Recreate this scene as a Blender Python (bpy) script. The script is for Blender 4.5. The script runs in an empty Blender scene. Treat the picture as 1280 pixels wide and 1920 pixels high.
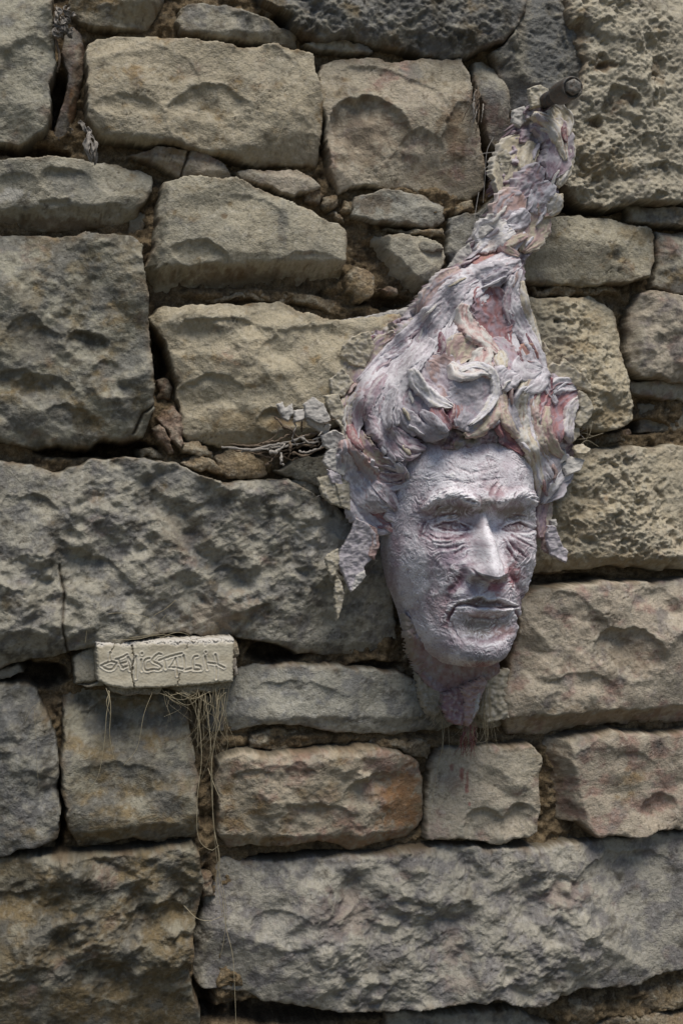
import bpy, math
import numpy as np
from mathutils import Vector

# ------------------------------------------------------------------ camera, world, sun, exposure
SC = bpy.context.scene
COL = SC.collection
Z0 = 1.5                                   # height of the picture centre above the ground
F_PX, YAW, DIST = 2667.0, math.radians(13.0), 1.25
CAM = np.array([-DIST*math.sin(YAW), -DIST*math.cos(YAW), 0.0])
FWD = np.array([math.sin(YAW), math.cos(YAW), 0.0])
RGT = np.array([math.cos(YAW), -math.sin(YAW), 0.0])

cam = bpy.data.cameras.new('camera')
cam.sensor_fit = 'VERTICAL'; cam.sensor_height = 36.0; cam.lens = 50.0
cam.clip_start = 0.05; cam.clip_end = 500.0
cam_o = bpy.data.objects.new('camera', cam); COL.objects.link(cam_o)
cam_o.location = (CAM[0], CAM[1], Z0)
cam_o.rotation_euler = Vector(FWD).to_track_quat('-Z', 'Y').to_euler()
SC.camera = cam_o
cam.dof.use_dof = True
cam.dof.focus_distance = 1.15
cam.dof.aperture_fstop = 22.0

SUN_AZ, SUN_EL = math.radians(8), math.radians(66)      # azimuth to the right of the wall's normal
world = bpy.data.worlds.new('World'); SC.world = world; world.use_nodes = True
wn = world.node_tree.nodes; wl = world.node_tree.links
bg = wn['Background']
sky = wn.new('ShaderNodeTexSky'); sky.sky_type = 'NISHITA'; sky.sun_disc = False
sky.sun_elevation = SUN_EL
sky.sun_rotation = math.pi - SUN_AZ
wl.new(sky.outputs[0], bg.inputs[0]); bg.inputs[1].default_value = 0.055
sun = bpy.data.lights.new('sun', 'SUN'); sun.energy = 2.8; sun.angle = math.radians(30)
sun.color = (1.0, 0.93, 0.82)
sun_o = bpy.data.objects.new('sun', sun); COL.objects.link(sun_o)
sdir = Vector((math.sin(SUN_AZ)*math.cos(SUN_EL), -math.cos(SUN_AZ)*math.cos(SUN_EL), math.sin(SUN_EL)))
sun_o.location = sdir*20; sun_o.rotation_euler = (-sdir).to_track_quat('-Z', 'Y').to_euler()
SC.view_settings.view_transform = 'Standard'; SC.view_settings.look = 'None'
SC.view_settings.exposure = 0.12; SC.view_settings.gamma = 1.0
SC.view_settings.use_curve_mapping = False
SC.render.engine = 'CYCLES'
SC.cycles.max_bounces = 5; SC.cycles.diffuse_bounces = 3; SC.cycles.use_denoising = True

# ------------------------------------------------------------------ maths helpers
def unproj(px, py, h):
    """Photo pixel + height in front of the wall plane (m) -> world X, Z (Y is -h)."""
    px = np.asarray(px, float); py = np.asarray(py, float)
    u = (px-640)/F_PX; v = (960-py)/F_PX
    dx = FWD[0]+RGT[0]*u; dy = FWD[1]+RGT[1]*u
    t = (-np.asarray(h, float)-CAM[1])/dy
    return CAM[0]+dx*t, v*t

_r = np.random.RandomState(7)
_PERM = _r.permutation(4096); _ANG = _r.rand(4096)*2*math.pi
_GX, _GY = np.cos(_ANG), np.sin(_ANG); _RV = _r.rand(4096); _RV2 = _r.rand(4096)
def _hash(ix, iy, s):
    return _PERM[(_PERM[(ix+s*131) & 4095]+iy*7+s*17) & 4095]
def perlin(x, y, s=0):
    ix = np.floor(x).astype(np.int64); iy = np.floor(y).astype(np.int64)
    fx = x-ix; fy = y-iy
    u = fx*fx*fx*(fx*(fx*6-15)+10); v = fy*fy*fy*(fy*(fy*6-15)+10)
    def g(a, b):
        h = _hash(ix+a, iy+b, s); return _GX[h]*(fx-a)+_GY[h]*(fy-b)
    n0 = g(0, 0); n0 = n0+u*(g(1, 0)-n0)
    n1 = g(0, 1); n1 = n1+u*(g(1, 1)-n1)
    return (n0+v*(n1-n0))*1.5
def fbm(x, y, s=0, o=4, gain=.5, lac=2.03):
    r = 0; a = 1.0
    for i in range(o):
        r = r+a*perlin(x, y, s+i*3); x = x*lac+3.7; y = y*lac-1.3; a *= gain
    return r
def ridged(x, y, s=0, o=4, gain=.5):
    r = 0; a = 1.0
    for i in range(o):
        r = r+a*(1-2*np.abs(perlin(x, y, s+i*3))); x = x*2.07+1.7; y = y*2.07+5.1; a *= gain
    return r
def worley(x, y, s=0):
    """F1, F2 and a random value of the nearest cell."""
    ix = np.floor(x).astype(np.int64); iy = np.floor(y).astype(np.int64)
    f1 = np.full(x.shape, 9.0); f2 = np.full(x.shape, 9.0); rv = np.zeros(x.shape)
    for a in (-1, 0, 1):
        for b in (-1, 0, 1):
            h = _hash(ix+a, iy+b, s)
            d = np.hypot(ix+a+.1+.8*_RV[h]-x, iy+b+.1+.8*_RV2[h]-y)
            m = d < f1
            f2 = np.where(m, f1, np.minimum(f2, d)); rv = np.where(m, _RV[(h*5+11) & 4095], rv); f1 = np.where(m, d, f1)
    return f1, f2, rv
def trinoise(x, y, s=0):
    """Random values on a triangle lattice, joined by flat facets: -1..1."""
    x = x*1.1547; u = x; v = y-.5*x; u = x
    iu = np.floor(u).astype(np.int64); iv = np.floor(v).astype(np.int64); fu = u-iu; fv = v-iv
    up = fu+fv < 1
    def r(a, b): return _RV[_hash(iu+a, iv+b, s)]*2-1
    a, b, c, d = r(0, 0), r(1, 0), r(0, 1), r(1, 1)
    return np.where(up, a+(b-a)*fu+(c-a)*fv, d+(c-d)*(1-fu)+(b-d)*(1-fv))
def smooth(a, b, x):
    t = np.clip((x-a)/(b-a), 0, 1); return t*t*(3-2*t)
def poly_sd(px, py, P):
    """Signed distance to a closed polygon, positive inside."""
    d = np.full(px.shape, 1e9); ins = np.zeros(px.shape, bool); n = len(P)
    for i in range(n):
        ax, ay = P[i]; bx, by = P[(i+1) % n]
        ex, ey = bx-ax, by-ay; wx, wy = px-ax, py-ay
        t = np.clip((wx*ex+wy*ey)/(ex*ex+ey*ey+1e-18), 0, 1)
        d = np.minimum(d, (wx-ex*t)**2+(wy-ey*t)**2)
        if ay != by:
            c = ((ay > py) != (by > py)) & (px < ex*(py-ay)/(by-ay)+ax); ins ^= c
    d = np.sqrt(d); return np.where(ins, d, -d)
def line_d(px, py, P):
    """Distance to an open polyline and the parameter 0..1 along it."""
    P = np.asarray(P, float); L = np.r_[0, np.cumsum(np.hypot(*np.diff(P, axis=0).T))]
    d = np.full(px.shape, 1e18); tt = np.zeros(px.shape)
    for i in range(len(P)-1):
        e = P[i+1]-P[i]; wx, wy = px-P[i, 0], py-P[i, 1]
        t = np.clip((wx*e[0]+wy*e[1])/(e@e+1e-18), 0, 1)
        q = (wx-e[0]*t)**2+(wy-e[1]*t)**2; m = q < d
        d = np.where(m, q, d); tt = np.where(m, (L[i]+t*(L[i+1]-L[i]))/L[-1], tt)
    return np.sqrt(d), tt
def resample(P, n):
    """Catmull-Rom through the points of P (any dimension), n samples evenly spaced."""
    P = np.asarray(P, float)
    Q = np.vstack([2*P[0]-P[1], P, 2*P[-1]-P[-2]]); out = []
    for i in range(len(P)-1):
        a, b, c, d = Q[i:i+4]
        for t in np.linspace(0, 1, 16, endpoint=False):
            out.append(.5*(2*b+(c-a)*t+(2*a-5*b+4*c-d)*t*t+(3*b-a-3*c+d)*t**3))
    out.append(P[-1]); out = np.array(out)
    s = np.r_[0, np.cumsum(np.linalg.norm(np.diff(out, axis=0), axis=1))]
    q = np.linspace(0, s[-1], n)
    return np.stack([np.interp(q, s, out[:, k]) for k in range(out.shape[1])], 1)
def blur(A, n):
    for ax in (0, 1):
        for _ in range(2):
            c = np.cumsum(np.concatenate([np.repeat(A.take([0], ax), n+1, ax), A, np.repeat(A.take([-1], ax), n, ax)], ax), axis=ax)
            m = A.shape[ax]; A = (c.take(range(2*n+1, 2*n+1+m), ax)-c.take(range(0, m), ax))/(2*n+1)
    return A
def mixc(a, b, t):
    return a+(np.asarray(b, float)-a)*np.asarray(t)[..., None]

# ------------------------------------------------------------------ object helpers
def link(name, me, mat, parent=None):
    o = bpy.data.objects.new(name, me); COL.objects.link(o)
    if mat: me.materials.append(mat)
    if parent: o.parent = parent
    return o
def thing(name, label, cat, group=None):
    o = bpy.data.objects.new(name, None); COL.objects.link(o); o.empty_display_size = .05
    o['label'] = label; o['category'] = cat
    if group: o['group'] = group
    return o
def mesh_arrays(name, V, Q, C=None):
    """Mesh from vertex array (n,3), quads (m,4) and per-vertex colours (n,3)."""
    me = bpy.data.meshes.new(name); n, m = len(V), len(Q)
    me.vertices.add(n); me.vertices.foreach_set('co', np.ascontiguousarray(V, np.float32).ravel())
    me.loops.add(m*4); me.loops.foreach_set('vertex_index', np.ascontiguousarray(Q, np.int32).ravel())
    me.polygons.add(m); me.polygons.foreach_set('loop_start', np.arange(0, m*4, 4, dtype=np.int32))
    try: me.polygons.foreach_set('loop_total', np.full(m, 4, np.int32))
    except Exception: pass
    me.polygons.foreach_set('use_smooth', np.ones(m, bool))
    if C is not None:
        at = me.color_attributes.new('tint', 'FLOAT_COLOR', 'POINT')
        at.data.foreach_set('color', np.c_[np.clip(C, 0, 1), np.ones(n)].astype(np.float32).ravel())
    me.update(calc_edges=True); me.validate()
    return me
def grid_quads(keep, flip=False):
    """Quads of a kept-vertex grid (rows, cols); returns the new index of each vertex and quads."""
    idx = np.full(keep.shape, -1, np.int64); idx[keep] = np.arange(keep.sum())
    a, b, c, d = idx[:-1, :-1], idx[:-1, 1:], idx[1:, 1:], idx[1:, :-1]
    ok = (a >= 0) & (b >= 0) & (c >= 0) & (d >= 0)
    q = np.stack([a[ok], b[ok], c[ok], d[ok]], 1)
    return q[:, ::-1] if flip else q
def sheet(name, X, H, Z, C, mat, parent, keep=None):
    """Relief surface: grid arrays of world X, height before the wall H, world Z (rows go up)."""
    if keep is None: keep = np.ones(X.shape, bool)
    V = np.stack([X[keep], -H[keep], Z[keep]+Z0], 1)
    return link(name, mesh_arrays(name, V, grid_quads(keep), C[keep]), mat, parent)

# ------------------------------------------------------------------ materials
def nd(nt, t, **kw):
    n = nt.nodes.new(t)
    for k, v in kw.items(): setattr(n, k, v)
    return n
def tint_material(name, rough=.9, grain=(900, .35), bump=((420, .5, .0012), (1500, .35, .0005)), var=.28, spec=.25, dark=(0, 0)):
    m = bpy.data.materials.new(name); m.use_nodes = True; nt = m.node_tree; L = nt.links.new
    b = nt.nodes['Principled BSDF']; b.inputs['Roughness'].default_value = rough
    b.inputs['Specular IOR Level'].default_value = spec
    tc = nd(nt, 'ShaderNodeTexCoord'); at = nd(nt, 'ShaderNodeAttribute', attribute_name='tint')
    n1 = nd(nt, 'ShaderNodeTexNoise'); n1.inputs['Scale'].default_value = grain[0]; n1.inputs['Detail'].default_value = 4
    n1.inputs['Roughness'].default_value = .65
    L(tc.outputs['Object'], n1.inputs['Vector'])
    mr = nd(nt, 'ShaderNodeMapRange'); mr.inputs[1].default_value = .3; mr.inputs[2].default_value = .7
    mr.inputs[3].default_value = 1-var; mr.inputs[4].default_value = 1+var
    L(n1.outputs['Fac'], mr.inputs[0])
    mx = nd(nt, 'ShaderNodeMix', data_type='RGBA', blend_type='MULTIPLY'); mx.inputs[0].default_value = 1
    L(at.outputs['Color'], mx.inputs[6]); L(mr.outputs[0], mx.inputs[7]); L(mx.outputs[2], b.inputs['Base Color'])
    prev = None
    for sc, st, dist in bump:
        n = nd(nt, 'ShaderNodeTexNoise'); n.inputs['Scale'].default_value = sc; n.inputs['Detail'].default_value = 3
        n.inputs['Roughness'].default_value = .6
        L(tc.outputs['Object'], n.inputs['Vector'])
        bp = nd(nt, 'ShaderNodeBump'); bp.inputs['Strength'].default_value = st; bp.inputs['Distance'].default_value = dist
        L(n.outputs['Fac'], bp.inputs['Height'])
        if prev: L(prev.outputs[0], bp.inputs['Normal'])
        prev = bp
    if prev: L(prev.outputs[0], b.inputs['Normal'])
    return m
M_STONE = tint_material('limestone', .92, (420, .3), ((300, .75, .0020), (900, .7, .0010)), .12)
M_MORTAR = tint_material('earthy_mortar', .95, (500, .3), ((300, .8, .003), (1100, .7, .0012)), .45)
M_CEMENT = tint_material('grey_cement', .9, (1100, .3), ((500, .8, .0016), (1500, .6, .0008)), .35)
M_PLASTER = tint_material('painted_plaster', .75, (1300, .3), ((800, .22, .0007), (2200, .25, .0004)), .12)
M_SLAB = tint_material('cast_plaster', .8, (300, .3), ((900, .25, .0005),), .07)
M_TWIG = tint_material('dry_wood', .85, (900, .3), ((900, .5, .0006),), .3)
M_STRAW = tint_material('dry_straw', .6, (300, .3), (), .2)
M_IRON = tint_material('rusty_iron', .55, (600, .3), ((900, .5, .0006),), .4, .5)

# ------------------------------------------------------------------ ground and wall
GREY = np.array((.278, .246, .182)); OCHRE = np.array((.31, .235, .135)); PALE = np.array((.41, .385, .315))
BLUE = np.array((.238, .236, .225)); DARK = np.array((.115, .103, .08)); PINK = np.array((.36, .265, .235))
BROWN = np.array((.17, .115, .068)); DIRT = np.array((.085, .064, .043)); ORANGE = np.array((.36, .19, .085))
RED = np.array((.20, .018, .022)); WHITE = np.array((.60, .585, .55))

def make_ground():
    n = 60; g = np.linspace(-1, 1, n); g = np.sign(g)*np.abs(g)**2.2
    X, Yc = np.meshgrid(g*60, g*60)
    H = .03*fbm(X*.7, Yc*.7, 3); 
    V = np.stack([X.ravel(), Yc.ravel(), H.ravel()-.02], 1)
    q = grid_quads(np.ones(X.shape, bool))
    c = mixc(np.broadcast_to((.075, .066, .045), (n*n, 3)), (.11, .10, .07), smooth(-.5, .5, fbm(X*2, Yc*2, 5).ravel()))
    o = link('ground', mesh_arrays('ground', V, q, c), M_MORTAR); o['kind'] = 'structure'
make_ground()

WALL = thing('stone_wall', 'old dry-stone wall of rough hewn limestone blocks with earthy joints filling the picture', 'wall')

TRI = {'hewn': (10., 5.2, 1.2), 'rough': (9.5, 7.4, 3.0), 'porous': (6.5, 2.8, 1.2), 'smooth': (9., 3.6, .5)}
#        scallop cell mm, amp mm | mid cell, amp | step mm | fbm cell, amp | ridged cell, amp | fine cell, amp | pits amp
KINDS = {'hewn':   (62, 1.2, 24, .4, 1.2, 45, 1.6, 22, .6, 6, .45, 0),
         'rough':  (44, 1.6, 17, 1.2, 2.4, 40, 3.0, 15, 1.6, 5, .7, 0),
         'porous': (70, 4.0, 22, 2.0, .8, 38, 4.5, 13, 1.9, 4, 1.3, 5),
         'smooth': (85, 1.2, 30, .3, 1.2, 60, 1.2, 28, .3, 7, .26, 0)}

def stone_field(X, Z, kind, seed, ang=0.0, amp=1.0):
    x = X*1000; z = Z*1000
    vs = np.random.RandomState(seed+77).uniform(.85, 1.4); x = x/vs; z = z/vs; ang = ang+np.random.RandomState(seed+78).uniform(-.5, .5)
    c, s = math.cos(ang), math.sin(ang); x, z = c*x+s*z, (-s*x+c*z)
    k = KINDS[kind]
    wx = x+7*fbm(x/30, z/30, seed+40, 3); wz = z+7*fbm(x/30, z/30, seed+47, 3)
    f1, f2, rv = worley(wx/k[0], wz/k[0]*1.25, seed)
    H = k[1]*(f1**2-.35)+k[4]*(rv-.5)*smooth(0, .12, f2-f1)
    wx = wx+3*fbm(x/9, z/9, seed+60, 2); wz = wz+3*fbm(x/9, z/9, seed+66, 2)
    g1, g2, gv = worley(wx/k[2], wz/k[2]*1.3, seed+5)
    H = H+k[3]*(g1**2-.35)+k[4]*.45*(gv-.5)*smooth(0, .15, g2-g1)
    H = H+k[6]*fbm(x/k[5], z/k[5], seed+9, 3)
    H = H+k[8]*.6*ridged((x+.5*z)/k[7]/1.6, (z-.5*x)/k[7], seed+13, 4, .55)
    t = TRI[kind]
    qx = x+2.6*fbm(x/34, z/34, seed+301, 3); qz = z+2.6*fbm(x/30, z/30, seed+307, 3)
    mk_ = .3+1.15*smooth(-.45, .5, fbm(x/48, z/48, seed+331, 2)); mf_ = .2+1.3*smooth(-.3, .5, fbm(x/36, z/36, seed+335, 2))
    H = H+t[0]*trinoise(qx/52, qz/46, seed+311)+mk_*t[1]*trinoise(qx/21+.3, qz/19, seed+317)+mf_*t[2]*trinoise(qx/9, qz/7.5, seed+323)
    H = H+.6*k[10]*fbm((x+z)/3., (x-z)/11., seed+329, 3, .6)
    rg = fbm(x/60, z/60, seed+77, 2)
    H = H+k[10]*fbm(x/k[9], z/k[9]*1.3, seed+17, 3, .6)*(1+.6*rg)
    if k[11]:
        p1, p2, pv = worley(wx/13, wz/13, seed+23)
        H = H-k[11]*np.clip(1-p1/(.25+.3*pv), 0, 1)**.7*(pv > .45)
        p1, p2, pv = worley(wx/6, wz/6, seed+29)
        H = H-.35*k[11]*np.clip(1-p1/.4, 0, 1)*(pv > .4)
    return H*amp*.001

def stone_colour(X, Z, seed, w):
    x = X*1000; z = Z*1000
    C = np.broadcast_to(GREY, X.shape+(3,)).copy()
    def lay(col, amt, sc, sd, o=5, sharp=.22):
        nonlocal C
        if amt > 0:
            t = 1.05-1.6*amt
            C = mixc(C, col, .85*smooth(t-sharp, t+sharp, .5+.5*fbm(x/sc, z/sc*1.2, seed+sd, o, .58)+.25*amt))
    lay(OCHRE, w.get('o', .3), 48, 101); lay(PINK, w.get('r', .1), 60, 107); lay(BLUE, w.get('b', .25)*1.1, 34, 113)
    lay(PALE*1.1, w.get('p', .3)*1.15, 24, 119, 5, .18); lay(DARK, w.get('d', .2)*.5, 26, 125, 5, .22)
    sp = fbm(x/3.1, z/3.1, seed+131, 3, .6)
    C = C*(1+.09*sp)[..., None]
    l1, l2, lv = worley(x/11+.35*fbm(x/4, z/4, seed+151, 2), z/11+.35*fbm(x/4, z/4, seed+153, 2), seed+155)      # lichen spots
    lm = smooth(-.1, .4, fbm(x/45, z/45, seed+157, 2)); C = mixc(C, PALE*1.25, .55*lm*(lv > .72)*smooth(.34, .24, l1/(.4+lv*.6))); C = mixc(C, DARK*.9, .6*lm*(lv < .16)*smooth(.30, .2, l1/.8))
    vn = np.abs(perlin(x/70+.3*fbm(x/20, z/20, seed+161, 2), z/26+.3*fbm(x/20, z/20, seed+163, 2), seed+165)); C = mixc(C, PALE*1.15, .45*np.exp(-(vn/.012)**2)*smooth(.0, .4, fbm(x/60, z/60, seed+167, 2)))
    st_ = smooth(.15, .6, fbm(x/9, z/55, seed+171, 3))*smooth(-.2, .4, fbm(x/50, z/70, seed+175, 2)); C = C*(1-.12*st_)[..., None]      # water streaks
    C = mixc(C, WHITE, .5*smooth(.62, .85, fbm(x/5, z/5, seed+137, 3, .65)*.5+.5)*w.get('w', .5))
    C = mixc(C, DARK*.8, .3*smooth(.68, .85, fbm(x/4, z/6, seed+143, 3, .65)*.5+.5))
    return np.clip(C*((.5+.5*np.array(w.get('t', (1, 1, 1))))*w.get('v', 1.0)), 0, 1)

ZB, ZT = unproj(1345, 1985, 0)[1], unproj(1345, -60, 0)[1]          # bottom and top of the traced part of the wall

def stone(poly, kind='hewn', h=0., g=(0, 0), bev=(), sc=(), cols=(), w={}, seed=1, edge=6., res=.00105, ang=0., amp=1., deep=.05, flare=3.5, ragged=1., name='stone', mat=None, parent=None, crack=(), facet=1.):
    px = np.array(poly, float)
    PX, PZ = unproj(px[:, 0], px[:, 1], h)
    PZ = np.where(px[:, 1] <= -59, ZT-.002, np.where(px[:, 1] >= 1979, ZB+.002, PZ))
    P = np.stack([PX, PZ], 1)
    m = .009
    xs = np.arange(PX.min()-m, PX.max()+m, res); zs = np.arange(PZ.min()-m, PZ.max()+m, res)
    X, Z = np.meshgrid(xs, zs)
    a, b = X*1000, Z*1000
    wx = ragged*(2.2*fbm(a/22, b/22, seed+200, 3)+.5*fbm(a/5, b/5, seed+211, 2))*.001
    wz = ragged*(2.2*fbm(a/22, b/22, seed+205, 3)+.5*fbm(a/5, b/5, seed+217, 2))*.001
    d = poly_sd(X+wx, Z+wz, P)*1000                      # mm inside the outline
    keep = d > -flare
    cx, cz = P.mean(0)
    if g == (0, 0): rg_ = np.random.RandomState(seed+9); g = (rg_.uniform(-.05, .05), rg_.uniform(-.07, .05))
    SF = stone_field(X, Z, kind, seed, ang, amp); H0 = h+g[0]*(X-cx)+g[1]*(Z-cz); H = H0.copy()
    er = edge*.45*np.clip(1+2.0*fbm(a/17, b/17, seed+223, 3), .25, 3.4)
    t = np.clip(d/er, 0, 1)
    H = H-.001*er*.75*(1-np.sqrt(1-(1-t)**2))
    rs_ = np.random.RandomState(seed+3); sx, sz = np.ptp(P[:, 0])/2, np.ptp(P[:, 1])/2
    big = None; rw = min(sx, sz)
    n_f = {'smooth': 3, 'hewn': 4, 'rough': 5, 'porous': 4}[kind]; a0_ = rs_.uniform(0, 6.28)
    fw = .002*fbm(a/26, b/26, seed+261, 3)+.0005*fbm(a/6, b/6, seed+265, 2)
    for q in range(n_f):
        an_ = a0_+(q+rs_.uniform(-.4, .4))*2*math.pi/n_f; ca, sa = math.cos(an_), math.sin(an_)
        reach = abs(ca)*sx+abs(sa)*sz; s0 = rs_.uniform(.1, .85)*reach; sl_ = rs_.uniform(.14, .48)*facet
        pl = -sl_*((X-cx)*ca+(Z-cz)*sa+fw-s0)
        big = pl if big is None else np.minimum(big, pl)
    H = H+np.clip(np.minimum(big, .001*rs_.uniform(0, 2)), -.022, .004)
    wob = .0022*fbm(a/16, b/16, seed+231, 3)
    for (x1, y1), (x2, y2), sl in bev:                  # beyond p1 - p2, seen from the middle, the face falls away
        (ax, bx), (az, bz) = unproj([x1, x2], [y1, y2], h)
        L = math.hypot(bx-ax, bz-az)
        sg = 1. if ((cx-ax)*(bz-az)-(cz-az)*(bx-ax)) < 0 else -1.
        s = sg*((X-ax)*(bz-az)-(Z-az)*(bx-ax))/L+wob
        dr = 1.8*sl*.5*(s+np.sqrt(s*s+.0008**2)); H = H-(dr if sl < 0 else .03*np.tanh(dr/.03))
    H = H+SF/(1+np.maximum(0, H0-H-.003)/.005)
    for (x0, y0, rx, ry, rot, dp) in sc:                # bites (dp > 0) or lumps (dp < 0), mm
        X1, Z1 = unproj(x0, y0, h); k = 1/2190.
        u = X-X1+.6*wx*2+wob; v = Z-Z1+.6*wz*2-wob
        co, si = math.cos(rot), math.sin(rot); uu = (u*co-v*si)/(rx*k); vv = (u*si+v*co)/(ry*k)
        q = np.clip(1-uu*uu-vv*vv, 0, 1)
        H = H-.001*dp*((.85 if kind == 'rough' else 1.15)*q**.55*np.clip((.62+.45*vv-.15*uu)*(1+.3*fbm(a/22, b/22, seed+291, 2)), .06, 1.25) if dp > 0 else q*q)
    C = stone_colour(X, Z, seed, w)
    for (x0, y0, rx, ry, col, amt) in cols:             # stains and mineral patches with a ragged outline
        X1, Z1 = unproj(x0, y0, h); k = 1/2190.
        q = 1-np.hypot((X-X1)/(rx*k), (Z-Z1)/(ry*k))+.55*fbm(a/9, b/9, seed+241, 4, .6)
        C = mixc(C, col, amt*smooth(-.05, .45, q))
    for pl in crack:
        LX, LZ = unproj(np.array(pl)[:, 0], np.array(pl)[:, 1], h)
        dd, tt = line_d(X+wx*.6, Z+wz*.6, np.stack([LX, LZ], 1))
        c = np.exp(-(dd/.0010)**2); H = H-.005*c; C = mixc(C, DIRT, .8*c)
    hc = np.abs(perlin(a/38+.5*fbm(a/16, b/16, seed+271, 3), b/52+.5*fbm(a/16, b/16, seed+275, 3), seed+279)); hm = smooth(.1, .35, fbm(a/45, b/45, seed+283, 2))
    hc = np.exp(-(hc/.011)**2)*hm; H = H-.0012*hc; C = mixc(C, DIRT*1.4, .6*hc)
    cv = H-blur(H, 3); C = mixc(C, PALE*1.12*w.get('v', 1.), .55*smooth(.00022, .0011, cv)*smooth(-.5, .3, fbm(a/12, b/12, seed+287, 3)))
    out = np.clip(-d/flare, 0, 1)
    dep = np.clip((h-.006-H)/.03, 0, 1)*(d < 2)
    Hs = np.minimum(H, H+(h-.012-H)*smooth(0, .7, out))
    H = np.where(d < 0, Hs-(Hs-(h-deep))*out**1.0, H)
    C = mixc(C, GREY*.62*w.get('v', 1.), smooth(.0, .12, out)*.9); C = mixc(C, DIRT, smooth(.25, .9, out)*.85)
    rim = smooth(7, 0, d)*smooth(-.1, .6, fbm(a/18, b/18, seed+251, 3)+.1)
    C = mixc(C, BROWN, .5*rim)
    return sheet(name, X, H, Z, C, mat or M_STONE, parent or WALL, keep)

B = [-40]
S = stone
# row by row, outlines in photo pixels
S([(-60,-60),(92,-60),(95,20),(103,75),(105,115),(97,165),(93,225),(80,250),(35,268),(0,262),(-60,258)], 'hewn', .004, w=dict(o=.35,b=.3,p=.35,v=.95,t=(.98,1,.97)), seed=11, bev=[((-20,150),(100,40),.15)], sc=[(60,130,50,60,.3,4)], ang=.5)
S([(122,62),(140,50),(155,62),(162,85),(160,130),(152,170),(140,215),(118,262),(102,255),(108,225),(120,190),(128,140),(116,100)], 'smooth', -.012, w=dict(o=.1,r=.55,b=.3,p=.1,v=.8), seed=12, edge=3, bev=[((150,90),(118,262),.5),((140,60),(132,140),-.2)], cols=[(148,140,12,40,BROWN,.6),(136,205,8,40,ORANGE,.6),(150,90,14,18,BROWN,.6)], amp=.6, ragged=.6)
S([(135,-60),(135,10),(150,35),(190,48),(250,50),(280,45),(300,20),(310,-10),(315,-60)], 'rough', .002, w=dict(o=.5,p=.3,v=.95,t=(1.10,1.0,.84)), seed=13, bev=[((290,-40),(240,60),.4)], amp=.7)
S([(345,5),(358,-2),(440,10),(510,35),(525,45),(562,52),(565,75),(545,80),(470,75),(410,70),(340,52),(330,30)], 'smooth', .0, w=dict(o=.2,b=.3,p=.3,v=.9), seed=14, edge=4, bev=[((330,45),(350,10),.3),((560,60),(400,55),.35)], sc=[(470,45,40,18,.2,3)])
S([(450,-60),(500,-5),(530,12),(548,25),(552,42),(575,58),(605,68),(640,64),(690,74),(730,84),(790,93),(840,103),(880,98),(912,84),(945,78),(968,55),(990,20),(1000,-60)], 'porous', .006, w=dict(o=.35,b=.35,p=.15,d=.35,v=.74,t=(.93,.99,1.10)), seed=15, edge=9, bev=[((960,60),(560,30),.25)], amp=.8, sc=[(560,0,60,30,.4,8)])
S([(570,80),(600,72),(645,70),(690,85),(702,98),(640,98),(590,92)], 'hewn', -.006, w=dict(o=.5,p=.2), seed=16, edge=3, amp=.6)
S([(165,78),(180,65),(240,57),(265,65),(330,68),(400,75),(445,85),(475,82),(515,77),(545,88),(592,95),(598,130),(612,180),(608,240),(606,300),(560,300),(500,305),(440,292),(380,277),(310,267),(240,260),(185,247),(168,220),(163,150)], 'hewn', .008, w=dict(o=.42,p=.4,b=.15,d=.12,v=1.05,t=(1.12,1.03,.90)), seed=17, ang=.7, edge=5, amp=.55,
  bev=[((180,236),(340,272),.7),((330,268),(610,310),.5),((612,150),(495,250),.22)], sc=[(395,225,82,66,-.1,8),(545,240,62,66,0,-4),(300,150,90,60,.4,3),(500,120,70,40,.3,3.5),(250,215,70,35,.2,3)])
S([(610,112),(640,103),(715,102),(728,110),(790,108),(870,105),(885,140),(890,200),(905,260),(915,310),(918,345),(890,365),(840,377),(780,352),(720,347),(680,342),(640,357),(625,330),(618,270),(605,180),(602,130)], 'smooth', .004, w=dict(o=.15,r=.35,p=.35,b=.15,d=.1,v=1.05,t=(1.10,1.0,.92)), seed=18, edge=5, amp=.6,
  sc=[(690,258,84,84,.2,15),(745,170,110,40,.3,4),(865,260,40,75,.2,6),(790,300,55,60,.4,5)], cols=[(690,250,70,70,np.array((.27,.215,.16)),.7),(850,240,35,70,BROWN,.65),(775,135,25,22,BLUE,.6),(820,330,60,30,OCHRE,.3)])
S([(888,117),(910,110),(935,130),(955,165),(960,220),(966,250),(935,277),(920,260),(908,220),(895,170)], 'smooth', -.004, w=dict(o=.3,r=.3,p=.2,v=.95), seed=19, edge=4, amp=.5)
S([(1075,-60),(1068,30),(1085,80),(1100,120),(1085,165),(1070,200),(1060,260),(1042,330),(1080,370),(1110,388),(1140,391),(1195,374),(1240,380),(1345,375),(1345,-60)], 'porous', .012, w=dict(o=.42,b=.42,p=.42,d=.22,v=1.08,t=(1.06,1.0,.92)), seed=20, edge=10, amp=1.1,
  sc=[(1090,60,26,26,0,10),(1130,125,30,14,-.2,8),(1235,130,18,32,.3,9),(1170,180,40,18,.6,8),(1115,228,22,12,0,7),(1240,330,60,30,0,6),(1150,340,50,25,0,5)], cols=[(1085,60,26,22,BROWN,.8),(1130,125,30,14,BROWN,.7),(1235,130,16,32,BROWN,.55),(1175,185,30,14,BROWN,.6),(1115,228,20,10,BROWN,.8),(1130,310,80,30,OCHRE,.55)])
S([(1182,378),(1222,384),(1345,388),(1345,428),(1250,420),(1182,412)], 'porous', .002, w=dict(o=.55,p=.25,v=.9), seed=21, edge=4, amp=.5)
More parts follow.
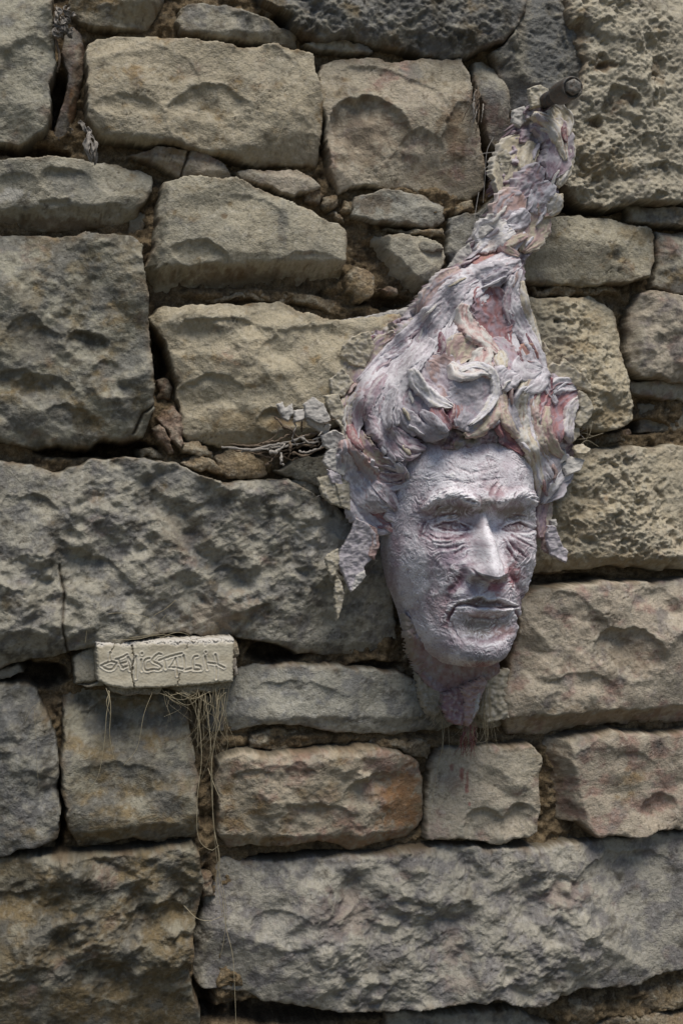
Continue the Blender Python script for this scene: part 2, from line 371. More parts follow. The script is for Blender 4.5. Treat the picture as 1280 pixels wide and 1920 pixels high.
S([(-60,302),(50,298),(120,293),(200,300),(260,310),(292,325),(287,355),(265,385),(262,400),(220,418),(150,425),(60,425),(-60,420)], 'smooth', .002, w=dict(o=.25,b=.35,p=.4,v=1.,t=(1,1,.98)), seed=22, edge=5,
  bev=[((275,378),(-60,392),.8),((290,330),(262,400),.3)], sc=[(125,342,46,26,0,5),(108,388,36,20,.0,5),(30,350,50,30,0,3)], cols=[(20,365,30,18,WHITE,.6),(125,345,42,24,BLUE,.4),(120,415,140,14,BROWN,.6)], amp=.6)
S([(235,290),(300,275),(320,272),(390,285),(420,305),(440,332),(400,337),(340,327),(290,307)], 'hewn', -.003, w=dict(o=.3,r=.3,p=.3,v=.95,t=(1.08,.97,.93)), seed=23, edge=3, amp=.5, bev=[((430,322),(300,300),.35)], crack=[[(355,278),(352,295),(342,325)]], cols=[(262,295,30,16,BROWN,.6)])
S([(440,320),(480,315),(560,315),(590,335),(607,348),(550,366),(500,347),(460,337)], 'smooth', .0, w=dict(o=.2,r=.35,p=.4,v=1.05,t=(1.08,.97,.93)), seed=24, edge=3, amp=.5, bev=[((600,340),(480,326),.35)])
S([(310,340),(345,328),(420,335),(442,330),(520,365),(580,390),(620,410),(642,415),(656,430),(652,490),(648,537),(600,527),(540,537),(470,532),(400,542),(350,547),(300,547),(276,540),(272,510),(288,460),(298,400)], 'smooth', .010, w=dict(o=.3,p=.4,b=.2,d=.05,v=1.05,t=(1.08,1.05,.97)), seed=25, edge=4, amp=.6,
  bev=[((655,487),(300,497),1.5),((300,540),(322,335),.8)], sc=[(560,500,80,24,-.15,4),(380,480,60,26,.2,6),(480,410,70,40,.5,2.5)], cols=[(528,425,14,55,BLUE*.75,.55),(420,405,7,5,BROWN,.8),(480,518,170,22,BROWN,.55)])
S([(665,367),(720,355),(800,365),(838,385),(836,410),(815,425),(770,420),(700,412),(664,405)], 'hewn', -.003, w=dict(o=.2,b=.3,p=.4,v=1.,t=(.93,.99,1.10)), seed=26, edge=4, amp=.6, cols=[(700,380,45,25,BROWN,.55)])
S([(658,425),(675,415),(720,435),(780,440),(834,450),(835,490),(820,522),(790,542),(765,537),(740,517),(700,497),(658,487)], 'smooth', .003, w=dict(o=.2,b=.3,p=.45,v=1.02,t=(1.02,1.02,1)), seed=27, edge=3.5, amp=.5, bev=[((748,520),(732,450),1.2),((740,475),(676,418),1.2),((830,500),(740,525),.3)], sc=[(780,450,50,14,.1,2)])
S([(780,460),(795,452),(825,458),(836,468),(815,474),(795,472)], 'smooth', .004, w=dict(b=.4,p=.4), seed=28, edge=2, amp=.3)
S([(848,405),(900,395),(930,370),(965,400),(965,470),(900,520),(850,497),(838,470)], 'smooth', -.006, w=dict(o=.1,b=.45,p=.35,v=.98,t=(.93,.99,1.10)), seed=29, edge=4, amp=.5)
S([(960,500),(1000,430),(1030,405),(1100,402),(1180,415),(1225,425),(1236,440),(1230,480),(1222,517),(1180,527),(1090,537),(1010,530),(960,527)], 'smooth', .004, w=dict(o=.28,p=.35,b=.2,d=.08,v=1.02,t=(1.08,1.04,.94)), seed=30, edge=5, amp=.55, sc=[(1210,470,40,50,.2,3),(1155,480,16,14,0,2.5)], cols=[(1155,482,9,7,DARK,.9),(1162,503,8,5,DARK,.8),(1200,440,50,20,OCHRE,.5),(1040,480,60,60,PALE,.4)])
S([(960,560),(1000,553),(1080,556),(1120,550),(1150,560),(1170,580),(1173,640),(1181,720),(1188,790),(1165,803),(1120,812),(1060,802),(1000,792),(960,700)], 'porous', .006, w=dict(o=.4,p=.6,b=.15,d=.1,v=1.08,t=(1.10,1.0,.84)), seed=31, edge=7, amp=.8, sc=[(1049,602,9,9,.8,9),(1012,627,6,4,0,6),(1100,760,60,30,0,5)], cols=[(1049,602,8,8,DARK*.4,1),(1090,650,40,18,OCHRE,.6),(1130,780,60,24,OCHRE,.6),(1120,600,30,30,OCHRE,.4),(1030,620,50,40,PALE,.6)])
S([(1238,432),(1345,425),(1345,554),(1280,549),(1228,535),(1232,490)], 'rough', .0, w=dict(o=.55,r=.3,p=.2,v=.95), seed=32, edge=5, amp=.5)
S([(1225,543),(1345,561),(1345,717),(1270,718),(1240,712),(1200,706),(1182,690),(1185,630),(1192,575),(1208,546)], 'rough', .004, w=dict(o=.35,r=.5,b=.35,d=.1,v=.95,t=(1.08,.97,.93)), seed=33, edge=6, amp=.6, bev=[((1195,700),(1215,560),.5)])
S([(1181,713),(1215,716),(1245,712),(1345,725),(1345,752),(1230,746),(1190,736)], 'hewn', -.006, w=dict(o=.5,r=.3), seed=34, edge=3, amp=.4)
S([(1195,758),(1345,752),(1345,812),(1198,810)], 'hewn', -.022, w=dict(o=.2,b=.3,d=.3,v=.7), seed=35, edge=4, amp=.4)
S([(-60,430),(60,435),(140,440),(160,432),(250,445),(265,460),(268,510),(278,560),(280,650),(288,710),(289,760),(270,817),(250,825),(200,822),(165,840),(110,832),(60,840),(0,827),(-60,815)], 'rough', .006, w=dict(o=.3,b=.3,p=.2,d=.32,v=.92,t=(.97,1,.96)), seed=36, edge=6, amp=.65,
  bev=[((140,430),(215,640),-.10),((280,600),(150,440),.0),((285,450),(285,830),.5)], sc=[(165,650,40,28,.1,12),(60,640,50,40,.4,8),(90,735,60,30,.2,9),(140,785,50,22,.3,7),(30,720,40,30,.1,8),(200,700,30,25,0,5),(240,530,40,60,0,-3),(60,540,110,70,0,-3)], crack=[[(289,755),(270,775),(252,812)]], cols=[(55,560,24,20,PALE,.5),(230,520,40,60,PALE,.35),(90,770,60,50,BLUE,.4),(60,650,70,40,DARK,.4)])
S([(283,590),(300,573),(330,570),(420,567),(530,565),(560,580),(640,600),(720,590),(780,580),(780,720),(640,800),(550,827),(480,830),(420,837),(360,827),(345,810),(340,770),(335,710),(315,650),(295,615)], 'hewn', .006, w=dict(o=.4,p=.42,b=.15,d=.1,v=1.05,t=(1.14,1.05,.90)), seed=37, edge=5, amp=.6,
  sc=[(430,633,100,38,.08,7),(400,745,60,45,-.2,6),(560,655,100,40,-.4,4),(540,790,60,24,0,8),(500,700,90,26,-.3,-3)], bev=[((345,800),(300,590),.5),((650,800),(340,815),.4)], cols=[(470,790,90,26,OCHRE,.6),(540,800,36,26,BROWN,.5),(405,775,14,18,np.array((.2,.18,.14)),.7)])
S([(-60,852),(60,872),(100,886),(170,862),(270,858),(330,870),(380,890),(420,906),(500,900),(540,896),(570,915),(620,945),(680,980),(735,1030),(745,1100),(757,1200),(752,1242),(700,1237),(640,1232),(570,1232),(520,1207),(470,1202),(430,1197),(300,1187),(180,1217),(60,1242),(0,1257),(-60,1262)], 'rough', .008, w=dict(o=.3,b=.42,p=.28,d=.28,r=.2,v=.95,t=(.97,.99,1.04)), seed=38, edge=7, amp=.85,
  bev=[((760,1215),(200,1190),.3)], sc=[(170,1085,90,45,.55,12),(60,1080,50,40,.2,7),(330,1150,70,36,-.2,6),(60,960,60,30,.3,7),(430,1090,40,26,.2,7),(300,960,60,34,.4,5),(650,1120,70,40,.2,5)], crack=[[(112,1060),(120,1110),(118,1180),(130,1235)]], cols=[(420,1150,90,40,np.array((.26,.2,.15)),.55),(640,1010,90,60,WHITE*.85,.6),(300,890,120,20,BLUE*1.1,.5),(340,1000,60,40,BROWN,.3)])
S([(140,1237),(160,1222),(187,1210),(195,1287),(140,1284)], 'smooth', -.002, w=dict(o=.15,b=.2,p=.45,v=1.), seed=39, edge=2.5, amp=.3, crack=[[(140,1284),(175,1278),(195,1268)]])
S([(-60,1288),(55,1286),(72,1300),(80,1330),(100,1372),(112,1420),(110,1530),(112,1570),(60,1592),(0,1612),(-60,1618)], 'rough', .004, w=dict(o=.2,b=.4,p=.2,d=.35,v=.74,t=(.93,.99,1.10)), seed=40, edge=6, amp=.6)  # low v: dimmer light at the lower left put into the stone colour
S([(125,1292),(190,1284),(300,1297),(358,1302),(362,1390),(372,1470),(375,1560),(370,1577),(330,1575),(300,1592),(250,1575),(200,1592),(150,1599),(130,1560),(120,1500),(115,1440),(122,1380),(118,1330)], 'hewn', .006, w=dict(o=.35,b=.25,p=.18,d=.3,v=.8,t=(1.0,1,.93)), seed=41, edge=6, amp=.6, bev=[((375,1535),(120,1565),.5),((118,1425),(300,1432),.10)], sc=[(240,1370,110,52,.05,5),(230,1480,90,50,.2,4)])  # v also darkens this stone's colour for the lower-left light falloff
S([(385,1302),(430,1282),(445,1262),(480,1252),(560,1247),(640,1252),(700,1260),(770,1267),(800,1290),(830,1330),(860,1362),(830,1377),(740,1382),(640,1377),(600,1367),(560,1360),(500,1362),(440,1377),(400,1372),(385,1345)], 'hewn', .004, w=dict(o=.15,b=.5,p=.3,d=.2,v=.98,t=(.93,.99,1.10)), seed=42, edge=5, amp=.55, bev=[((840,1345),(440,1345),.4),((400,1370),(455,1255),.3)], sc=[(560,1310,90,30,.1,3)])
S([(862,1270),(950,1258),(957,1350),(940,1364),(862,1368)], 'smooth', -.008, w=dict(o=.3,b=.2,p=.4,v=.95), seed=43, edge=4, amp=.4)
S([(1000,1108),(1060,1102),(1130,1092),(1240,1092),(1345,1082),(1345,1360),(1240,1364),(1170,1364),(1100,1372),(1050,1387),(970,1387),(956,1360),(945,1300),(975,1200),(980,1130)], 'hewn', .012, w=dict(o=.2,b=.25,p=.35,r=.5,d=.06,v=1.05,t=(1.16,1.04,.99)), seed=44, edge=8, amp=.65, sc=[(1180,1225,75,50,.2,12),(1230,1150,60,50,.3,4),(1080,1180,90,60,.7,4),(1100,1300,80,40,.2,5)], bev=[((1345,1320),(960,1345),.7),((950,1380),(1030,1180),.12)], cols=[(1120,1350,170,30,np.array((.28,.21,.14)),.6),(1180,1230,60,40,BROWN,.4)])
S([(1000,880),(1060,850),(1100,840),(1200,837),(1345,832),(1345,1067),(1240,1070),(1150,1062),(1080,1074),(990,1077),(970,960)], 'porous', .008, w=dict(o=.42,b=.25,p=.45,r=.25,d=.1,v=1.08,t=(1.12,1.02,.88)), seed=45, edge=8, amp=.95, cols=[(1180,1050,160,22,OCHRE,.55),(1080,960,60,60,OCHRE,.35)], bev=[((1345,1040),(980,1050),.5)])
S([(412,1432),(450,1412),(520,1417),(600,1407),(680,1402),(740,1407),(790,1432),(800,1470),(798,1540),(780,1582),(720,1592),(670,1602),(600,1582),(540,1592),(440,1597),(415,1572),(408,1490)], 'rough', .006, w=dict(o=.6,p=.28,r=.3,b=.1,d=.12,v=.98,t=(1.14,1.0,.88)), seed=46, edge=7, amp=.6, sc=[(680,1457,20,14,0,-7),(700,1480,70,30,-.3,7),(600,1540,90,36,.2,6),(480,1460,40,20,.1,4),(560,1450,30,22,.3,4)], bev=[((800,1560),(420,1570),.5)], cols=[(755,1500,50,80,ORANGE,.75),(640,1590,120,20,ORANGE*.8,.6),(600,1500,120,50,PALE,.3),(720,1440,50,24,PINK*.8,.5)])
S([(815,1432),(830,1412),(900,1402),(960,1400),(1000,1397),(1015,1420),(1012,1500),(1008,1557),(990,1572),(940,1587),(880,1577),(800,1577),(805,1520)], 'hewn', .006, w=dict(o=.25,p=.42,r=.35,b=.2,d=.06,v=1.06,t=(1.10,1.02,.96)), seed=47, edge=5, amp=.55, sc=[(905,1550,44,36,.1,8),(975,1545,42,40,-.2,8)], cols=[(868,1455,5,16,RED*1.2,.6),(876,1482,4,9,RED*1.2,.6),(879,1462,3,14,RED*1.2,.5),(852,1442,4,8,RED*1.2,.5),(880,1508,3,5,RED*1.2,.6),(848,1470,30,22,PINK*.75,.4),(820,1560,30,20,PINK,.5)])
S([(1030,1412),(1040,1392),(1100,1382),(1150,1374),(1240,1377),(1345,1370),(1345,1557),(1240,1562),(1180,1572),(1120,1572),(1090,1547),(1050,1547),(1035,1500)], 'smooth', .008, w=dict(o=.3,r=.45,b=.15,p=.28,d=.06,v=1.,t=(1.12,1.0,.94)), seed=48, edge=6, amp=.7, bev=[((1105,1560),(1068,1390),.75)], sc=[(1240,1525,40,40,0,6),(1110,1440,40,60,.4,3),(1190,1440,50,30,.3,3)], cols=[(1045,1470,26,80,BROWN*1.2,.65)])
S([(-60,1627),(60,1607),(150,1607),(240,1602),(310,1592),(360,1587),(375,1600),(382,1650),(370,1720),(365,1770),(355,1820),(360,1860),(378,1900),(384,1980),(-60,1980)], 'rough', .008, w=dict(o=.38,b=.2,p=.12,d=.38,v=.70,t=(.98,.97,.88)), seed=49, edge=7, amp=.85, sc=[(300,1725,48,36,0,9),(340,1660,24,24,0,4),(40,1700,70,26,.0,6),(200,1840,60,40,.3,6),(60,1850,60,40,.2,6)])  # v lowered: falloff of light towards the bottom left painted into the colour
S([(395,1650),(420,1627),(520,1627),(640,1614),(740,1607),(850,1592),(960,1597),(1060,1592),(1150,1582),(1240,1572),(1345,1560),(1345,1812),(1260,1832),(1200,1852),(1080,1857),(1020,1882),(980,1887),(930,1872),(840,1882),(740,1902),(640,1907),(540,1897),(470,1882),(390,1872),(370,1852),(375,1780),(390,1720)], 'rough', .010, w=dict(o=.22,b=.5,p=.28,d=.22,r=.4,v=.98,t=(.97,.98,1.06)), seed=50, edge=8, amp=1., bev=[((385,1860),(420,1640),.4)], sc=[(720,1760,50,30,.2,6),(900,1660,50,24,0,5),(540,1750,60,36,.2,6),(1180,1640,110,40,-.1,7)], cols=[(760,1640,8,10,PINK*.6,.5),(640,1720,90,50,PINK*.7,.45),(1060,1680,60,30,PINK*.8,.5),(860,1840,40,20,PINK*.7,.4),(850,1780,30,40,PINK*.75,.4),(560,1750,80,50,BLUE*1.25,.35)])
S([(735,1912),(850,1902),(950,1897),(980,1902),(1040,1927),(1040,1990),(700,1990)], 'hewn', .0, w=dict(b=.4,r=.3,p=.3,v=.9), seed=51, edge=4, amp=.5)
S([(-60,1278),(15,1272),(48,1262),(40,1250),(-60,1258)], 'hewn', -.02, w=dict(o=.5), seed=52, edge=3, amp=.3)
S([(518,885),(555,862),(620,850),(660,870),(650,915),(590,912),(560,898)], 'hewn', -.002, w=dict(o=.3,b=.25,p=.5,v=1.0), seed=53, edge=2.5, amp=.4)
S([(540,902),(570,898),(600,915),(612,930),(580,925)], 'hewn', -.008, w=dict(p=.5,o=.3), seed=54, edge=2, amp=.3)
S([(240,395),(262,398),(275,405),(268,445),(240,440)], 'smooth', -.02, w=dict(b=.3,d=.2,v=.7), seed=55, edge=3, amp=.4)
S([(385,1310),(415,1295),(420,1372),(388,1375)], 'smooth', -.014, w=dict(b=.3,d=.3,v=.75), seed=56, edge=3, amp=.4)
# rubble pressed into the joints
def lump(poly, seed, col, h=-.008, v=1., lumpy=4):
    P = np.array(poly, float); c = P.mean(0); r = np.ptp(P, axis=0)/2
    S(poly, 'rough', h, w=dict(o=.4, p=.2, v=v), seed=seed, edge=5, amp=.42, ragged=1.7, res=.0009, sc=[(c[0], c[1], r[0]*1.2, r[1]*1.2, 0, -lumpy*.6)], cols=[(c[0], c[1], r[0]*2, r[1]*2, col, .7)], mat=M_MORTAR, name='rubble', deep=.03)
TAN = np.array((.30, .225, .135)); PK = np.array((.30, .20, .155))
lump([(655,515),(670,503),(695,510),(706,530),(698,553),(668,558),(652,545)], 61, TAN*1.1, -.006)
lump([(713,542),(725,534),(742,537),(744,550),(728,557)], 62, PK*1.1, -.012)
lump([(340,835),(360,828),(400,845),(403,858),(375,860),(345,850)], 63, TAN*.85)
lump([(345,862),(370,858),(400,862),(418,890),(390,888),(360,880)], 64, TAN)
lump([(404,850),(430,840),(470,850),(497,865),(500,888),(465,897),(420,892),(405,875)], 65, TAN*1.05)
lump([(300,775),(325,765),(340,780),(346,815),(336,838),(320,820),(305,795)], 66, PK)
lump([(283,800),(296,790),(318,825),(332,848),(318,848),(290,815)], 67, PK*1.05)
lump([(290,715),(312,705),(330,720),(322,745),(298,750)], 68, PK*.8, -.018)
lump([(265,845),(290,838),(310,850),(300,862),(270,860)], 69, TAN*.8, -.012)
lump([(380,1642),(400,1640),(402,1685),(382,1690)], 70, PK*.7, -.012)
lump([(566,355),(590,348),(606,362),(600,380),(575,378)], 71, BROWN*1.2, -.012)
lump([(606,368),(630,362),(636,385),(618,395),(604,386)], 72, TAN*.8, -.012)
lump([(640,372),(660,372),(662,400),(645,405),(636,392)], 73, TAN*.9, -.012)
lump([(615,398),(640,402),(650,412),(630,412)], 74, TAN*.8, -.014)
lump([(850,385),(880,380),(885,395),(855,400)], 75, TAN, -.012)
lump([(1040,1890),(1090,1865),(1150,1862),(1160,1900),(1110,1925),(1050,1915)], 76, TAN*.8, -.012)
lump([(1165,1870),(1230,1845),(1345,1830),(1345,1890),(1230,1895),(1170,1905)], 77, TAN*.7, -.014)
lump([(1100,1928),(1180,1905),(1345,1895),(1345,1980),(1100,1980)], 78, TAN*.8, -.010)
lump([(1015,1395),(1032,1390),(1034,1480),(1048,1550),(1018,1552)], 79, TAN*.9, -.022)
lump([(690,1385),(760,1388),(810,1395),(806,1425),(790,1425),(740,1402),(690,1398)], 80, TAN*.8, -.012)
lump([(470,1372),(520,1365),(560,1366),(600,1380),(600,1400),(520,1408),(470,1405)], 81, TAN*.85, -.014)
lump([(380,552),(470,545),(560,548),(640,560),(640,590),(560,568),(440,560),(380,562)], 82, TAN*.85, -.010)
lump([(1000,537),(1090,540),(1150,530),(1160,550),(1080,556),(1000,552)], 83, TAN*1.0, -.010)
lump([(720,428),(780,430),(830,428),(836,446),(780,440),(722,436)], 84, TAN*.9, -.010)
lump([(1090,815),(1180,805),(1190,830),(1100,835)], 85, BROWN, -.02)

# the packed earth and lime behind the stones
def make_mortar():
    x0 = unproj(-80, 0, 0)[0]; x1 = unproj(1370, 0, 0)[0]; z0, z1 = ZB-.01, ZT+.01
    X, Z = np.meshgrid(np.arange(x0, x1, .0016), np.arange(z0, z1, .0016))
    a, b = X*1000, Z*1000
    H = -.023+.006*fbm(a/30, b/30, 301, 4)+.0022*ridged(a/9, b/9, 311, 3)+.0012*fbm(a/4, b/4, 317, 2)
    f1, f2, rv = worley(a/16+.4*fbm(a/12, b/12, 321, 2), b/14, 323)
    H = H+.004*rv*np.clip(1-f1*1.2, 0, 1)
    def blob(x, y, rx, ry, dh):
        nonlocal H
        X1, Z1 = unproj(x, y, -.02); k = 1/2190.
        q = np.clip(1-((X-X1)/(rx*k))**2-((Z-Z1)/(ry*k))**2+.3*fbm(a/14, b/14, 331, 2), 0, 1); H = H+dh*(.75 if dh < 0 else .8)*np.minimum(q*1.5, 1)
    for v in [(215,842,80,22,-.06),(120,845,60,14,-.04),(520,1222,66,22,-.05),(60,1265,75,28,-.06),(110,1500,20,90,-.06),(385,1790,24,170,-.05),(110,190,26,70,-.04),(300,660,18,60,-.05),(60,285,80,14,-.03),(640,560,60,18,-.01),(720,565,60,16,-.02),(1180,800,90,18,-.03),(1190,640,14,90,-.04),(560,830,60,30,-.05),(700,1250,60,14,-.03),(1050,1085,120,12,-.02),(610,1890,260,30,-.05),(900,230,16,120,-.04),(905,330,20,50,-.05),(1100,395,60,12,-.03),(570,1605,120,10,-.03),(540,45,40,14,-.03),
              (470,555,160,16,.014),(780,385,120,40,.012),(560,1385,180,16,.010),(800,1390,190,14,.008),(1030,1470,20,90,.006),(1150,1880,170,40,.012),(1080,545,90,12,.012),(450,870,80,30,.010),(970,100,100,80,.012),(1000,870,60,40,.01)]:
        blob(*v)
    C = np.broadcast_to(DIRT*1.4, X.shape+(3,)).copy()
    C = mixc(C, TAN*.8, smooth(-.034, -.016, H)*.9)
    C = mixc(C, (.05, .036, .024), .7*smooth(.1, .6, fbm(a/12, b/12, 341, 4)))
    C = mixc(C, (.30, .25, .18), .7*smooth(.45, .8, fbm(a/7, b/7, 347, 3)))
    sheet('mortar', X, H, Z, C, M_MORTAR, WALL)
make_mortar()

def make_cement():
    poly = [(925,95),(955,70),(975,40),(990,-60),(1082,-60),(1068,30),(1085,75),(1098,110),(1090,150),(1066,172),(1040,185),(1000,196),(975,215),(955,195),(940,150)]
    S(poly, 'porous', .000, w=dict(o=.05, b=.5, p=.1, d=.3, v=.8), seed=90, edge=9, amp=.55, ang=.6, mat=M_CEMENT, name='cement_patch', cols=[(1020,80,60,110,np.array((.17,.175,.175)),.75),(960,140,40,40,np.array((.2,.19,.165)),.5),(975,80,20,60,np.array((.27,.25,.2)),.6),(985,190,18,16,WHITE,.5)], sc=[(985,150,50,26,.3,-4),(960,60,20,40,0,-5),(1040,60,40,60,0,2)])
make_cement()

# the wall goes on outside the picture: plainer courses down to the ground and a little to each side
def more_wall():
    x0 = unproj(-58, 0, 0)[0]; x1 = unproj(1343, 0, 0)[0]; z0, z1 = ZB, ZT
    rs = np.random.RandomState(5); k = 0
    z = -Z0+.01
    while z < .85:
        hh = rs.uniform(.09, .14); x = -.95+rs.uniform(0, .1)
        zb = z; z += hh
        spans = [(-.95, .95)] if (z <= z0-.0 or zb >= z1) else [(-.95, x0), (x1, .95)]
        if zb < z0 < z: z = z0; hh = z-zb
        if zb < z1 < z and zb > z0: z = z1; hh = z-zb
        if hh < .03: continue
        for (sa, sb) in spans:
            n = max(1, int(round((sb-sa)/.17))); e = np.linspace(sa, sb, n+1)
            e[1:-1] += rs.uniform(-.03, .03, n-1)
            for i in range(n):
                W = e[i+1]-e[i]
                xs = np.linspace(e[i]+.004, e[i+1]-.004, max(6, int(W/.006))); zz = np.linspace(zb+.004, z-.004, max(6, int(hh/.006)))
                X, Z = np.meshgrid(xs, zz)
                d = np.minimum(np.minimum(X-xs[0], xs[-1]-X), np.minimum(Z-zz[0], zz[-1]-Z))*1000
                t = np.clip(d/12, 0, 1); sd = 400+k*7
                H = .004+stone_field(X, Z, 'rough' if k % 3 else 'hewn', sd)*.8-.045*(1-np.sqrt(1-(1-t)**2))
                sheet('stone', X, H, Z, stone_colour(X, Z, sd, dict(o=.3, b=.3, d=.25, v=rs.uniform(.8, 1.05))), M_STONE, WALL)
                k += 1
    def slab(a, b, c, d):
        X, Z = np.meshgrid(np.linspace(a, b, 40), np.linspace(c, d, 40))
        H = -.034+.004*fbm(X*30, Z*30, 350, 3)
        sheet('mortar', X, H, Z, np.broadcast_to(DIRT, X.shape+(3,)), M_MORTAR, WALL)
    a0 = unproj(-80, 0, 0)[0]; a1 = unproj(1370, 0, 0)[0]; b0, b1 = ZB-.01, ZT+.01
    slab(-1., a0, -Z0-.02, .9); slab(a1, 1., -Z0-.02, .9); slab(a0, a1, -Z0-.02, b0); slab(a0, a1, b1, .9)
    V = np.array([(x, y, z) for x in (-1., 1.) for y in (.10, .5) for z in (-.02, Z0+.9)])
    Q = np.array([(0,1,3,2),(4,6,7,5),(0,4,5,1),(2,3,7,6),(0,2,6,4),(1,5,7,3)])
    me = mesh_arrays('core', V, Q, np.broadcast_to(DIRT, (8, 3))); me.polygons.foreach_set('use_smooth', np.zeros(6, bool))
    link('wall_core', me, M_MORTAR, WALL)
more_wall()

# ------------------------------------------------------------------ the plaster head
HEAD = thing('face_sculpture', "painted plaster relief of an old man's face with swept-up hair hanging on the wall", 'sculpture')
LILAC = np.array((.485, .452, .50)); SILVER = np.array((.69, .675, .725)); WINE = np.array((.27, .115, .14)); PLUM = np.array((.135, .062, .082)); ROSE = np.array((.36, .185, .19))
CREAM = np.array((.56, .50, .385)); CHALK = np.array((.70, .675, .65)); MAUVE = np.array((.37, .285, .335)); SLATE = np.array((.26, .255, .29))
RUST = np.array((.40, .245, .19)); OLIVE = np.array((.21, .185, .14)); BLUSH = np.array((.50, .36, .345)); PUTTY = np.array((.40, .365, .29))

def project(X, H, Z):
    rx, ry, rz = X-CAM[0], -H-CAM[1], Z-CAM[2]
    dep = rx*FWD[0]+ry*FWD[1]
    return 640+F_PX*(rx*RGT[0]+ry*RGT[1])/dep, 960-F_PX*rz/dep
H0F = .012; XF, ZF = unproj(855, 1000, H0F); KF = .000432

GROOVES = [  # photo pixels: points, half width, depth (u), pigment 0..1
 ([(811,988),(826,982),(846,979),(863,983),(881,992)], 2.2, 4.0, .9), ([(812,988),(829,993),(852,996),(869,994),(882,994)], 1.8, 4.0, .6),
 ([(803,974),(818,969),(840,964),(862,965)], 2.2, 4.0, .5), ([(799,972),(791,990),(783,1012)], 2.5, 3.5, .8), ([(803,980),(797,996),(790,1005)], 2, 2.5, .4),
 ([(795,999),(824,1010),(857,1008),(882,999)], 2.4, 4.0, .7), ([(806,1015),(835,1018),(866,1008),(884,1003)], 2.2, 3.0, .6), ([(822,1028),(850,1027),(876,1016)], 2.6, 2.5, .5),
 ([(845,1040),(864,1032),(884,1014)], 3, 3.0, .7), ([(786,1000),(800,1008),(812,1020)], 2, 2, .4),
 ([(941,991),(958,983),(975,981),(992,988)], 2.2, 4.5, .8), ([(940,994),(964,998),(990,998),(1007,993)], 1.8, 3.5, .5), ([(948,972),(968,966),(990,970)], 2, 3, .5),
 ([(945,1002),(967,1029),(988,1047)], 2.4, 3.5, .8), ([(940,1006),(957,1037),(975,1060)], 2.4, 3.5, .9), ([(953,1000),(981,1016),(1005,1030)], 2.2, 3, .7), ([(962,1000),(985,1008),(1006,1014)], 1.8, 2.2, .5),
 ([(933,902),(922,918),(914,934)], 2.5, 2.6, .6), ([(944,906),(932,925),(927,940)], 2.2, 2.2, .5),
 ([(850,874),(883,886),(911,881),(945,874)], 3, 1.6, .2), ([(830,895),(870,905),(905,902),(944,896)], 3, 1.6, .2), ([(860,858),(900,866),(935,858)], 3, 1.3, .1),
 ([(877,1060),(857,1092),(838,1114),(828,1140)], 9, 7, .55), ([(853,1138),(842,1155),(838,1174)], 3.2, 7, .8), ([(806,1100),(799,1124),(806,1144),(815,1165)], 5, 3, .2), ([(790,1120),(785,1150),(800,1185)], 4, 2, .2),
 ([(955,1070),(969,1095),(977,1114),(980,1136)], 6, 6, .6), ([(964,1141),(970,1155),(974,1174)], 3, 6, .9),
 ([(852,1139),(869,1135),(886,1136),(902,1139),(917,1140),(939,1141),(959,1138),(971,1137)], 2.6, 9, .35),
 ([(866,1196),(897,1201),(925,1199),(955,1187)], 5, 4.5, .5), ([(880,1064),(890,1072),(905,1086),(920,1094)], 2.5, 3.5, .7),
 ([(868,1152),(895,1158),(925,1160),(955,1154)], 2.5, 2.5, .3), ([(916,1096),(914,1108),(908,1118)], 4.0, 2.5, .5), ([(846,1160),(852,1185),(868,1210)], 4, 2.5, .2)]
PATCHES = [  # photo pixels: x, y, rx, ry, colour, amount: where the sculptor rubbed in pigment
 (848,984,38,10,np.array((.24,.165,.16)),.85), (968,987,30,9,np.array((.27,.19,.18)),.8), (848,1004,44,12,PLUM*2.1,.5), (848,957,48,14,OLIVE*.9,.85), (962,962,38,15,OLIVE,.8), (912,948,22,14,OLIVE,.65),
 (845,1042,36,24,np.array((.24,.17,.24)),.6), (852,1095,20,24,PLUM*1.2,.65), (930,1100,16,14,RED*1.6,.6), (962,1078,16,22,RED*1.3,.65), (965,1035,26,26,PLUM*1.3,.6), (910,1080,26,9,SLATE*.8,.8),
 (870,1105,24,16,np.array((.26,.25,.34)),.5), (905,1173,52,22,OLIVE*.9,.8), (940,1185,24,12,ROSE,.5), (908,1228,40,20,SLATE*1.1,.75), (897,1130,40,6,OLIVE*.9,.7), (840,1165,10,20,PLUM*1.3,.5), (976,1125,10,30,PLUM*1.2,.55),
 (820,1140,22,40,ROSE*.9,.35), (740,1060,10,60,PLUM*1.6,.4), (928,918,18,16,ROSE*1.1,.4), (850,890,60,42,SILVER*1.12,.7), (870,840,80,12,MAUVE,.4), (960,870,40,30,SILVER,.4), (900,1250,40,9,RED*1.2,.5),
 (920,985,10,36,SILVER*1.12,.8), (930,1040,16,26,SILVER*1.08,.7), (775,1080,28,66,SILVER*1.03,.6), (905,1150,40,6,BLUSH,.5), (800,1190,30,20,SILVER,.4), (985,910,18,12,SILVER*1.08,.6), (845,930,32,8,SILVER*1.08,.7), (800,970,10,50,MAUVE,.4), (790,990,8,20,PLUM*1.4,.5), (985,1190,9,34,BLUSH*.9,.5), (862,1180,12,16,LILAC,.5)]

